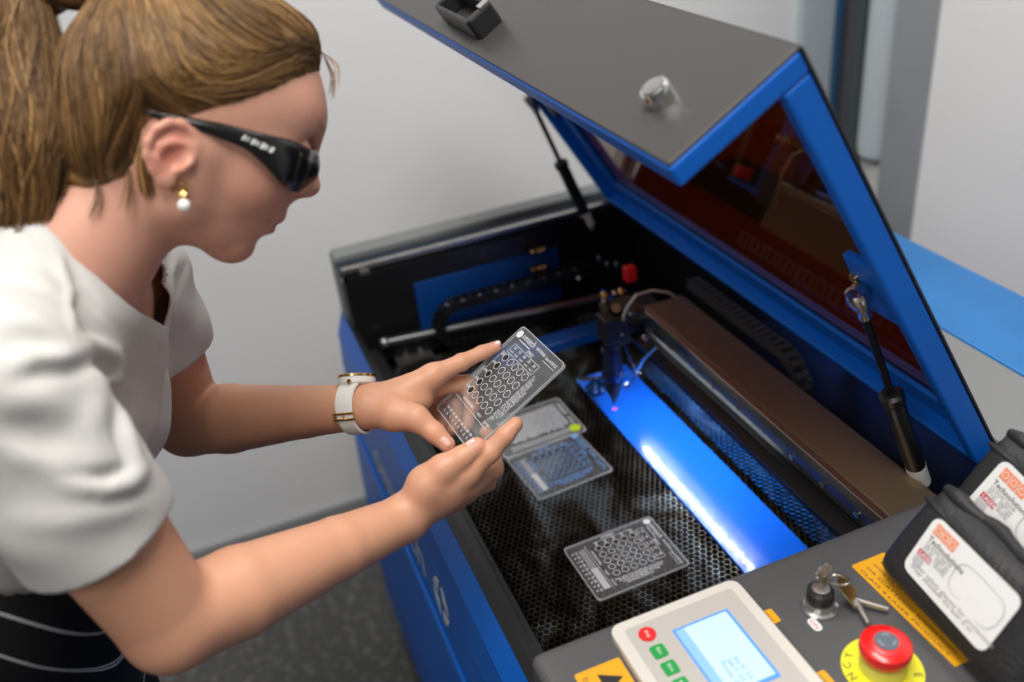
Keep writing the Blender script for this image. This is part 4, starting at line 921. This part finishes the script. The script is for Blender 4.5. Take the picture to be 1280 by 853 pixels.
def shirt_fn(p, c=None, r=0):
    d = SHIRT(p, c, r)
    if d is None: return None
    for P_, w_, am, fc, fr in FB:
        if c is not None and np.linalg.norm(fc - c) > fr + r: continue
        d = d - fold(p, P_, w_, am)
    nz = .0022 * np.sin(p @ A3(38, 21, 9) + 2 * np.sin(p @ A3(13, -17, 29))) + .0012 * np.sin(p @ A3(-60, 45, 71) + 1.3)
    d = d + nz
    nc = neckcut(p); d = d - .0016 * np.exp(-((nc - .007) / .0065) ** 4)
    return d
pos, q = nets(shirt_fn, (-1.13, -.60, .82), (-.46, .16, 1.42), .0035, 12)
print('shirt', len(pos), time.time() - _t); _t = time.time()
def keep_shirt(p):
    dT, dSR, dSL = TG(p), Grp(slR, .02)(p), Grp(slL, .02)(p)
    onR = np.where(dSR < dT + .004, (HEMR - p) @ axR, 1.0); onL = np.where(dSL < dT + .004, (HEML - p) @ axL, 1.0)
    hem = tp(0, 0, .235); dh = (hem - p) @ SP
    return np.minimum(np.minimum(neckcut(p), np.minimum(onR, onL)), dh)
pos, q = cutmesh(pos, q, keep_shirt)
SHM = mat('shirt_cotton', (.56, .548, .525), .85, bump=.25, bscale=700)
sh_ = np_mesh('t_shirt', pos, q, SHM, PERSON); md = sh_.modifiers.new('thickness', 'SOLIDIFY'); md.thickness = .0022; md.offset = -1
# ---- trousers
def tr_fn(p, c=None, r=0): return TR(p, c, r)
tr = [Ell(tp(0, -.015, .25), (.152, .110, .13), TM, .04), Ell(tp(0, -.005, .41), (.168, .118, .14), TM, .04)]
for s, ft in ((1, FTR), (-1, FTL)):
    hp = tp(.085 * s, 0, .43); kn = lerp(hp, ft, .48) + A3(0, .015, 0); tr += [Cone(hp, kn, .098, .088, .03), Cone(kn, ft + A3(0, 0, .05), .088, .080, .02)]
TR = Grp(tr, .04)
pos, q = nets(tr_fn, (-1.1, -.62, .02), (-.45, .12, 1.12), .009, 8)
pos, q = cutmesh(pos, q, lambda p: np.minimum((p - tp(0, 0, .200)) @ SP, p[:, 2] - .045))
def pin():
    m = bpy.data.materials.new('pinstripe'); m.use_nodes = True; nt = m.node_tree; b = nt.nodes['Principled BSDF']; b.inputs['Roughness'].default_value = .85; b.inputs['Specular IOR Level'].default_value = .2
    at = nt.nodes.new('ShaderNodeAttribute'); at.attribute_name = 'stripe'
    r = nt.nodes.new('ShaderNodeValToRGB'); r.color_ramp.interpolation = 'CONSTANT'; e = r.color_ramp.elements; e[0].position = 0; e[0].color = (.006, .006, .007, 1); e[1].position = .455; e[1].color = (.55, .55, .55, 1)
    for p_, c_ in ((.48, (.006, .006, .007, 1)), (.50, (.55, .55, .55, 1)), (.525, (.006, .006, .007, 1))): x = e.new(p_); x.color = c_
    fr = nt.nodes.new('ShaderNodeMath'); fr.operation = 'FRACT'; nt.links.new(at.outputs['Fac'], fr.inputs[0]); nt.links.new(fr.outputs[0], r.inputs[0]); nt.links.new(r.outputs[0], b.inputs['Base Color']); return m
to = np_mesh('trousers', pos, q, pin(), PERSON)
CQ = pd(-20, 880, .80); qa = (pos - CQ) @ cR; qb = -((pos - CQ) @ cU); dd_ = np.where(qb < 0, np.hypot(qa, qb), np.abs(qa))
s_at = to.data.attributes.new('stripe', 'FLOAT', 'POINT'); s_at.data.foreach_set('value', (dd_ / .030 + .25).astype(np.float32))
md = to.modifiers.new('thickness', 'SOLIDIFY'); md.thickness = .002; md.offset = -1
for ft in (FTR, FTL):
    sh = Grp([Cone(ft + A3(0, -.05, -.005), ft + A3(0, .05, -.015), .040, .036, .02), Cone(ft + A3(0, .05, -.015), ft + A3(0, .14, -.02), .036, .028, .02), Cone(ft, ft + A3(0, -.01, .06), .036, .040, .02)], .02)
    pos, q = nets(lambda p, c=None, r=0: smax(sh(p, c, r) if sh(p, c, r) is not None else np.full(len(p), 1.), -p[:, 2] + .003, .004), ft - A3(.07, .13, .06), ft + A3(.07, .21, .12), .005, 8)
    np_mesh('shoe', pos, q, mat('shoe_leather', (.02, .02, .022), .4), PERSON)
# ---------------------------------------------------------------- hair
def l2(px, py, w_):
    r = np.array(ray(px, py)); o = HO + HR * w_; t = ((o - np.array(CAM)) @ HR) / (r @ HR); p = np.array(CAM) + r * t; l = hl(p[None])[0]; return (l[0], l[1])
SK = np.array([l2(x, y, .066) for x, y in ((600, 40), (440, 66), (424, 80), (400, 88), (374, 98), (348, 112), (322, 124), (294, 133), (262, 141), (238, 148), (226, 156), (208, 152), (192, 152), (180, 166), (172, 196), (158, 222), (130, 232), (104, 236), (84, 232), (20, 226), (-60, 560), (600, 560))])
def poly_sd(P, poly):
    d = np.full(len(P), 1e9); s = np.ones(len(P)); n = len(poly); j = n - 1
    for i in range(n):
        e = poly[j] - poly[i]; w_ = P - poly[i]; b = w_ - e * np.clip((w_ @ e) / (e @ e), 0, 1)[:, None]; d = np.minimum(d, (b * b).sum(1))
        c1 = P[:, 1] >= poly[i][1]; c2 = P[:, 1] < poly[j][1]; c3 = e[0] * w_[:, 1] > e[1] * w_[:, 0]
        s = np.where((c1 & c2 & c3) | (~c1 & ~c2 & ~c3), -s, s); j = i
    return s * np.sqrt(d)                                           # negative on bare skin
def hair_in(p): return poly_sd(hl(p)[:, :2], SK)
SKULL = Grp([HE((-.014, .050, 0), (.089, .084, .074), .02), HE((.015, .074, 0), (.055, .056, .060), .03), HE((-.03, .02, 0), (.07, .06, .066), .03), HC_((-.028, -.015, 0), (-.043, -.110, 0), .050, .050, .025)], .02)
TIE = hw(-.098, .104, -.004)
def skull_off(p, c=None, r=0, top=.0135):
    d = SKULL(p)
    di = hair_in(p); k = np.clip(di / .034, 0, 1); k = k * k * (3 - 2 * k)
    q = p - TIE; b = np.linalg.norm(q - (q @ HU)[:, None] * HU * .3, axis=1)
    d = smin(d - (.0005 + top * k), b - .018, .035)
    l = hl(p); st = .0003 * np.sin(l[:, 1] * 520 + 40 * l[:, 0] + 3 * np.sin(l[:, 0] * 60)) + .0002 * np.sin(l[:, 1] * 900 - 90 * l[:, 0] + l[:, 2] * 200)
    return d - st * k, di
def hair_fn(p, c=None, r=0):
    if c is not None and (np.linalg.norm(c - hw(-.02, .05, 0)) > .15 + r): return None
    d, di = skull_off(p); return smax(d, -di, .003)
HAIRM = bpy.data.materials.new('hair'); HAIRM.use_nodes = True; nt_ = HAIRM.node_tree; b_h = nt_.nodes['Principled BSDF']; b_h.inputs['Roughness'].default_value = .45; b_h.inputs['Specular IOR Level'].default_value = .35
a_h = nt_.nodes.new('ShaderNodeAttribute'); a_h.attribute_name = 'strand'; r_h = nt_.nodes.new('ShaderNodeValToRGB'); e_h = r_h.color_ramp.elements
e_h[0].color = (.028, .013, .005, 1); e_h[1].color = (.60, .38, .17, 1); x_ = e_h.new(.45); x_.color = (.16, .082, .028, 1); x_ = e_h.new(.75); x_.color = (.34, .185, .062, 1)
nt_.links.new(a_h.outputs['Fac'], r_h.inputs[0]); nt_.links.new(r_h.outputs[0], b_h.inputs['Base Color'])
pos, q = nets(hair_fn, hw(-.02, .05, 0) - .15, hw(-.02, .05, 0) + .15, .0032, 10)
ho_ = np_mesh('hair', pos, q, HAIRM, PERSON)
l = hl(pos); v_ = .35 + .13 * np.sin(l[:, 1] * 260 + l[:, 0] * 40) + .1 * np.sin(l[:, 1] * 610 + l[:, 0] * 90 + 2)
a_ = ho_.data.attributes.new('strand', 'FLOAT', 'POINT'); a_.data.foreach_set('value', v_.astype(np.float32))
rng = np.random.default_rng(7)
def grad(fn, p, e=8e-4):
    g = np.stack([fn(p + np.eye(3)[i] * e) - fn(p - np.eye(3)[i] * e) for i in range(3)], 1); return g / np.maximum(np.linalg.norm(g, axis=1, keepdims=True), 1e-9)
def strands(paths, rad, val, name, cls=4):
    """paths (n, m, 3) -> thin tapered tubes in one mesh, with a tone per strand"""
    n, m, _ = paths.shape; t = np.gradient(paths, axis=1); t /= np.maximum(np.linalg.norm(t, axis=2, keepdims=True), 1e-9)
    ref = np.array(HR)[None, None]; x = np.cross(t, ref); x /= np.maximum(np.linalg.norm(x, axis=2, keepdims=True), 1e-9); y = np.cross(t, x)
    pr = np.clip(np.sin(np.pi * np.linspace(.06, .97, m)) ** .5, .15, 1)[None, :, None] * rad[:, None, None]
    ring = np.stack([paths + (x * math.cos(2 * math.pi * k / cls) + y * math.sin(2 * math.pi * k / cls)) * pr for k in range(cls)], 2)
    V_ = ring.reshape(-1, 3); i = np.arange(n)[:, None, None] * m * cls + np.arange(m - 1)[None, :, None] * cls; k = np.arange(cls)[None, None]
    Q = np.stack([i + k, i + (k + 1) % cls, i + cls + (k + 1) % cls, i + cls + k], -1).reshape(-1, 4)
    o = np_mesh(name, V_, Q, HAIRM, ho_); a = o.data.attributes.new('strand', 'FLOAT', 'POINT'); a.data.foreach_set('value', np.repeat(val, m * cls).astype(np.float32)); o['kind'] = 'stuff'; return o
N_ = 9000; th = rng.uniform(0, 2 * math.pi, N_ * 3); z_ = rng.uniform(-1, 1, N_ * 3)
sd_ = np.stack([np.sqrt(1 - z_ ** 2) * np.cos(th), z_, np.sqrt(1 - z_ ** 2) * np.sin(th)], 1)
p0 = hw(-.014, .04, 0) + (sd_ * A3(.10, .095, .085)) @ HM
sf = lambda p: skull_off(p)[0]
for _ in range(4): p0 = p0 - sf(p0)[:, None] * grad(sf, p0)
di = hair_in(p0); p0 = p0[(di > .001) & (np.linalg.norm(p0 - TIE, axis=1) > .03)][:N_]
dv = rng.uniform(0, .0026, len(p0)) ** 1.0; path = [p0]; p = p0.copy(); MS_ = 16; L0 = rng.uniform(.09, .20, len(p0))
for s_i in range(MS_ - 1):
    to_ = TIE - p; dist = np.linalg.norm(to_, axis=1, keepdims=True); lw = hl(p)
    side = np.clip(np.abs(lw[:, 2:]) / .07, 0, 1)
    d_ = to_ / dist - np.array(HU) * (.95 * np.clip(dist / .15 - .25, 0, 1) * side * np.clip((lw[:, :1] + .05) / .06, 0, 1)) + .05 * np.sin(np.arange(len(p)) * 1.7)[:, None] * np.array(HU)
    g = grad(sf, p); d_ -= g * (d_ * g).sum(1, keepdims=True); d_ /= np.linalg.norm(d_, axis=1, keepdims=True)
    p = p + d_ * np.minimum(L0[:, None] / MS_, dist * .5); g = grad(sf, p); p = p - (sf(p) - dv)[:, None] * g; path.append(p)
paths = np.stack(path, 1); lw = hl(paths[:, 0])
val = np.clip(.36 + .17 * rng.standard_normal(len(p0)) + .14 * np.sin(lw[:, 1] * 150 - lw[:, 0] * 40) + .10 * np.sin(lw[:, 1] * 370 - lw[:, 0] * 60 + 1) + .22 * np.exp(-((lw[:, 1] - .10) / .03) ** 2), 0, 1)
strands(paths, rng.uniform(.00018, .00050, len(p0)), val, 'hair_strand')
# ponytail
TP = [hw(-.098, .104, -.004), pd(22, -10, .70), pd(22, 90, .700), pd(30, 190, .690), pd(34, 262, .695), pd(12, 312, .70)]
tail = Grp([Cone(TP[0], TP[1], .014, .018, .01), Cone(TP[1], TP[2], .018, .023, .01), Cone(TP[2], TP[3], .023, .024, .01), Cone(TP[3], TP[4], .024, .014, .01), Cone(TP[4], TP[5], .018, .006, .01)], .01)
for i_, (a, b) in enumerate(zip(tail.items, tail.items[1:])): pass
pos, q = nets(lambda p, c=None, r=0: (lambda d: None if d is None else d + .0025 * np.sin(((p - TP[2]) @ cR) * 260 + ((p - TP[2]) @ cB) * 180 + 2 * np.sin(((p - TP[2]) @ cU) * 30)))(tail(p, c, r)), tail.c - .2, tail.c + .2, .004, 10)
pt = np_mesh('ponytail', pos, q, HAIRM, PERSON)
v_ = .30 + .22 * np.sin(((pos - TP[2]) @ cR) * 260 + ((pos - TP[2]) @ cB) * 180 + 2 * np.sin(((pos - TP[2]) @ cU) * 30))
a_ = pt.data.attributes.new('strand', 'FLOAT', 'POINT'); a_.data.foreach_set('value', v_.astype(np.float32))
K_ = np.stack(TP[1:]); tt = np.linspace(0, 4, 20); ci = np.minimum(tt.astype(int), 3); cl = K_[ci] + (K_[ci + 1] - K_[ci]) * (tt - ci)[:, None]
rr_ = np.interp(tt, [0, 1, 2, 3, 4], [.020, .031, .033, .024, .014]); NT = 3600
an = rng.uniform(0, 2 * math.pi, NT); fr_ = np.sqrt(rng.uniform(.40, 1.15, NT)); ph = rng.uniform(0, 6, NT); am = rng.uniform(0, .25, NT)
aa = an[:, None] + am[:, None] * np.sin(tt[None] * 2.2 + ph[:, None]); R_ = (rr_[None] * fr_[:, None])
tq = tt[None] * rng.uniform(.72, 1.0, NT)[:, None]; cj = np.minimum(tq.astype(int), 3); cl2 = K_[cj] + (K_[cj + 1] - K_[cj]) * (tq - cj)[..., None]
paths = cl2 + np.cos(aa)[..., None] * R_[..., None] * cR + np.sin(aa)[..., None] * R_[..., None] * cB + cU * (rng.uniform(-.012, .012, NT)[:, None, None])
strands(paths, rng.uniform(.0002, .0006, NT), np.clip(.42 + .2 * rng.standard_normal(NT), 0, 1), 'hair_strand')
tz = MB(); c_ = Vector(lerp(TP[0], TP[1], .35)); tz._lathe(c_, Vector(TP[1] - TP[0]), [(.014, -.008), (.019, -.005), (.019, .005), (.014, .008)], 20); tz.build('hair_tie', RUB, PERSON, smooth=True)
# loose locks: behind the ear, at the nape, at the forehead
def lock(pts, n, sp, rad, v0):
    pts = np.array(pts); t = np.linspace(0, len(pts) - 1, 14); i = np.minimum(t.astype(int), len(pts) - 2); base = pts[i] + (pts[i + 1] - pts[i]) * (t - i)[:, None]
    for _ in range(3): base[1:-1] = (base[:-2] + base[1:-1] * 2 + base[2:]) / 4
    o = rng.standard_normal((n, 1, 3)) * sp * (.35 + np.linspace(0, 1, 14)[None, :, None]); return base[None] + o, np.full(n, rad), np.clip(v0 + .15 * rng.standard_normal(n), 0, 1)
lk_ = [lock([pd(186, 160, .690), pd(176, 185, .682), pd(177, 215, .684), pd(184, 245, .692)], 60, .0016, .0005, .6),
       lock([pd(160, 212, .690), pd(162, 235, .688), pd(158, 262, .692)], 14, .0018, .0003, .5), lock([pd(120, 225, .69), pd(122, 250, .688), pd(112, 275, .69)], 10, .0022, .0003, .45),
       lock([pd(405, 70, .765), pd(417, 95, .768), pd(414, 122, .770)], 12, .0016, .00025, .7), lock([pd(395, 60, .76), pd(425, 80, .76), pd(424, 108, .76)], 6, .002, .0002, .7)]
strands(np.concatenate([a for a, b, c in lk_]), np.concatenate([b for a, b, c in lk_]), np.concatenate([c for a, b, c in lk_]), 'hair_strand')
print('hair', time.time() - _t)
# ---------------------------------------------------------------- safety glasses
def hp(f, u, w_): return Vector(hw(f, u, w_))
cols = []
for w_, tpx, bpx in ((.070, (158, 128), (158, 137)), (.0755, (232, 147), (232, 157)), (.0765, (270, 154), (270, 170)), (.0755, (305, 162), (304, 184)), (.0735, (335, 169), (328, 204)), (.067, (362, 175), (352, 230))):
    cols.append((hp(*l2(*tpx, w_), w_), hp(*l2(*bpx, w_), w_)))
t5, b5 = l2(362, 175, .067), l2(352, 230, .067)
for dw, (df, du), (ef, eu) in ((.050, (.015, .003), (.011, .0)), (.030, (.022, .006), (.017, .004)), (.012, (.0255, .009), (.024, .018)), (0, (.026, .010), (.026, .024))):
    cols.append((hp(t5[0] + df, t5[1] + du, dw), hp(b5[0] + ef, b5[1] + eu, dw)))
def mir(v): l = hl(np.array(v)[None])[0]; return hp(l[0], l[1], -l[2])
cols += [(mir(a), mir(b)) for a, b in cols[:-1][::-1]]
GL = empty('safety_glasses', Vector(hw(.06, .05, 0)), 'black wraparound safety glasses worn on the face', 'glasses')
def strip(cols, nn, a=0, b=1, push=0):
    m_ = MB(); vs = []; fs = []
    for (t_, b_) in cols:
        for j in range(nn + 1):
            k = a + (b - a) * j / nn; p = t_.lerp(b_, k); o_ = (p - hp(.0, .05, 0)).normalized(); bulge = math.sin(math.pi * k) * .0022; vs.append(p + o_ * (bulge + push))
    for i in range(len(cols) - 1):
        for j in range(nn): fs.append((i * (nn + 1) + j, i * (nn + 1) + j + 1, (i + 1) * (nn + 1) + j + 1, (i + 1) * (nn + 1) + j))
    return m_.add(vs, fs)
def refine(cols, k):
    out = []; n = len(cols)
    for i in range(n - 1):
        for j in range(k):
            u_ = j / k; q = []
            for e in (0, 1):
                p0_, p1_, p2_, p3_ = (cols[max(0, min(n - 1, i + d))][e] for d in (-1, 0, 1, 2))
                q.append(.5 * ((2 * p1_) + (p2_ - p0_) * u_ + (2 * p0_ - 5 * p1_ + 4 * p2_ - p3_) * u_ ** 2 + (3 * p1_ - p0_ - 3 * p2_ + p3_) * u_ ** 3))
            out.append(tuple(q))
    return out + [cols[-1]]
rc = refine(cols, 4); GLM = mat('glasses_black', (.008, .008, .008), .22)
g = strip(rc, 6).build('frame', GLM, GL, smooth=True); md = g.modifiers.new('s', 'SOLIDIFY'); md.thickness = .0030; md.offset = 0
LM = mat('dark_lens', (.008, .010, .005), .22, spec=.3)
g = strip(rc[22:36], 5, .14, .84, .0017).build('lens', LM, GL, smooth=True); md = g.modifiers.new('s', 'SOLIDIFY'); md.thickness = .001
g = strip(rc[37:51], 5, .14, .84, .0017).build('lens', LM, GL, smooth=True); md = g.modifiers.new('s', 'SOLIDIFY'); md.thickness = .001
m_ = MB(); rs_ = random.Random(2)
for k in range(7):
    a_, b_ = rc[11 + k if k < 4 else 14][0].lerp(rc[11][1], .25), None
tA, tB = Vector(l2_w := hp(*l2(301, 170, .080), .080)), hp(*l2(343, 189, .0775), .0775); dx_ = (tB - tA).normalized(); uy = (hp(*l2(301, 163, .080), .080) - tA).normalized(); uy = (uy - dx_ * uy.dot(dx_)).normalized()
for k, (w1, h1) in enumerate(((.0022, .0042), (.0012, .0036), (.0026, .0044), (.0018, .0036), (.0030, .0048), (.0016, .0038), (.0030, .0046))):
    p = tA + dx_ * (.0010 + k * .0036); m_.add([p - uy * h1 * .5, p + dx_ * w1 - uy * h1 * .5, p + dx_ * (w1 + .0012) + uy * h1 * .5, p + dx_ * .0012 + uy * h1 * .5], [(0, 1, 2, 3)])
m_.build('white_marking', mat('marking_white', (.6, .6, .6), .5), GL)
# ---------------------------------------------------------------- earring
ec_ = PD(225, 236, .6885); ER = empty('earring', ec_, 'small gold hoop earring with a white pearl drop', 'earring')
rg = MB(); e1, e2 = Vector(nv(HF * .8 + HR * .5)), Vector(HU)
rg.tube([ec_ + e1 * (.0040 * math.cos(a)) + e2 * (.0050 * math.sin(a)) for a in [i * math.pi / 9 for i in range(19)]], .0011, 8); rg.build('hoop', mat('gold', (.75, .50, .18), .2, 1), ER, smooth=True)
rg = MB(); c_ = ec_ + e1 * .004; rg.tube([c_ + e2 * (.0045 * math.sin(a)) + e1 * (.0022 * math.cos(a)) for a in [i * math.pi / 9 for i in range(19)]], .0009, 8); rg.build('hoop', MATS['gold'], ER, smooth=True)
MB().ball(PD(230, 257, .686), .0050, 14).build('pearl', mat('pearl', (.80, .76, .70), .15, coat=.6), ER, smooth=True)
# ---------------------------------------------------------------- wristwatch
wa = Vector(nv(WRL - ELL_)); wc = PD(447, 509, .955); e1 = Vector(cU); e1 = (e1 - wa * e1.dot(wa)).normalized(); e2 = wa.cross(e1); e2 = e2 if e2.dot(CAM - wc) > 0 else -e2
WT = empty('wristwatch', wc, 'white strap wristwatch with gold trim on the far wrist', 'watch')
WH = mat('strap_white', (.76, .74, .70), .5); GO = MATS['gold']
def bp_(a, r_, h): return wc + e1 * (r_ * math.cos(a)) + e2 * (r_ * .92 * math.sin(a)) + wa * h
m_ = MB(); vs = []; fs = []; nA = 40
for i in range(nA + 1):
    a = math.radians(28) + (math.radians(304)) * i / nA; hw_ = .0098 if i not in (0, nA) else .0105; hw_ += .0012 * (abs(i - nA / 2) / (nA / 2)) ** 3
    for r_, h in ((.0262, -hw_), (.0286, -hw_ * .93), (.0290, 0), (.0286, hw_ * .93), (.0262, hw_)): vs.append(bp_(a, r_, h))
for i in range(nA):
    for j in range(5): fs.append((i * 5 + j, i * 5 + (j + 1) % 5, (i + 1) * 5 + (j + 1) % 5, (i + 1) * 5 + j))
fs += [(0, 1, 2, 3, 4), tuple(nA * 5 + j for j in range(5))[::-1]]
m_.add(vs, fs).build('strap', WH, WT, smooth=True)
cn = (e1 * .97 - e2 * .10).normalized(); cc_ = wc + cn * .0255
MB()._lathe(cc_, cn, [(.0165, -.003), (.0190, -.001), (.0196, .003), (.0190, .0055)], 36).build('watch_case', WH, WT, smooth=True)
MB()._lathe(cc_, cn, [(.0190, .0056), (.0200, .0058), (.0200, .0078), (.0185, .0086)], 36).build('bezel', GO, WT, smooth=True)
MB()._lathe(cc_, cn, [(.0170, .0086), (.0168, .0090)], 36).build('dial', mat('dial_dark', (.02, .02, .025), .1), WT, smooth=True)
MB()._lathe(cc_ + (e2 * .0185 + wa * .004) + cn * .002, e2, [(.0024, 0), (.0024, .0022)], 12).build('crown', GO, WT, smooth=True)
for k in range(5):
    a = math.radians((64, 76, 88, 126, 138)[k]); MB()._lathe(bp_(a, .0292, 0), (bp_(a, .03, 0) - bp_(a, .0, 0)), [(.0011, 0), (.0011, .0004)], 10).build('strap_hole', mat('hole_grey', (.16, .15, .14), .6), WT)
m_ = MB(); a = math.radians(106); hw_ = .0122
loop = [bp_(a - .10, .0296, -hw_), bp_(a - .10, .0296, hw_), bp_(a + .12, .0296, hw_), bp_(a + .12, .0296, -hw_), bp_(a - .10, .0296, -hw_)]; m_.tube(loop, .0013, 8); m_.tube([bp_(a - .10, .0296, 0), bp_(a + .12, .0298, 0)], .0009, 8); m_.build('buckle', GO, WT, smooth=True)
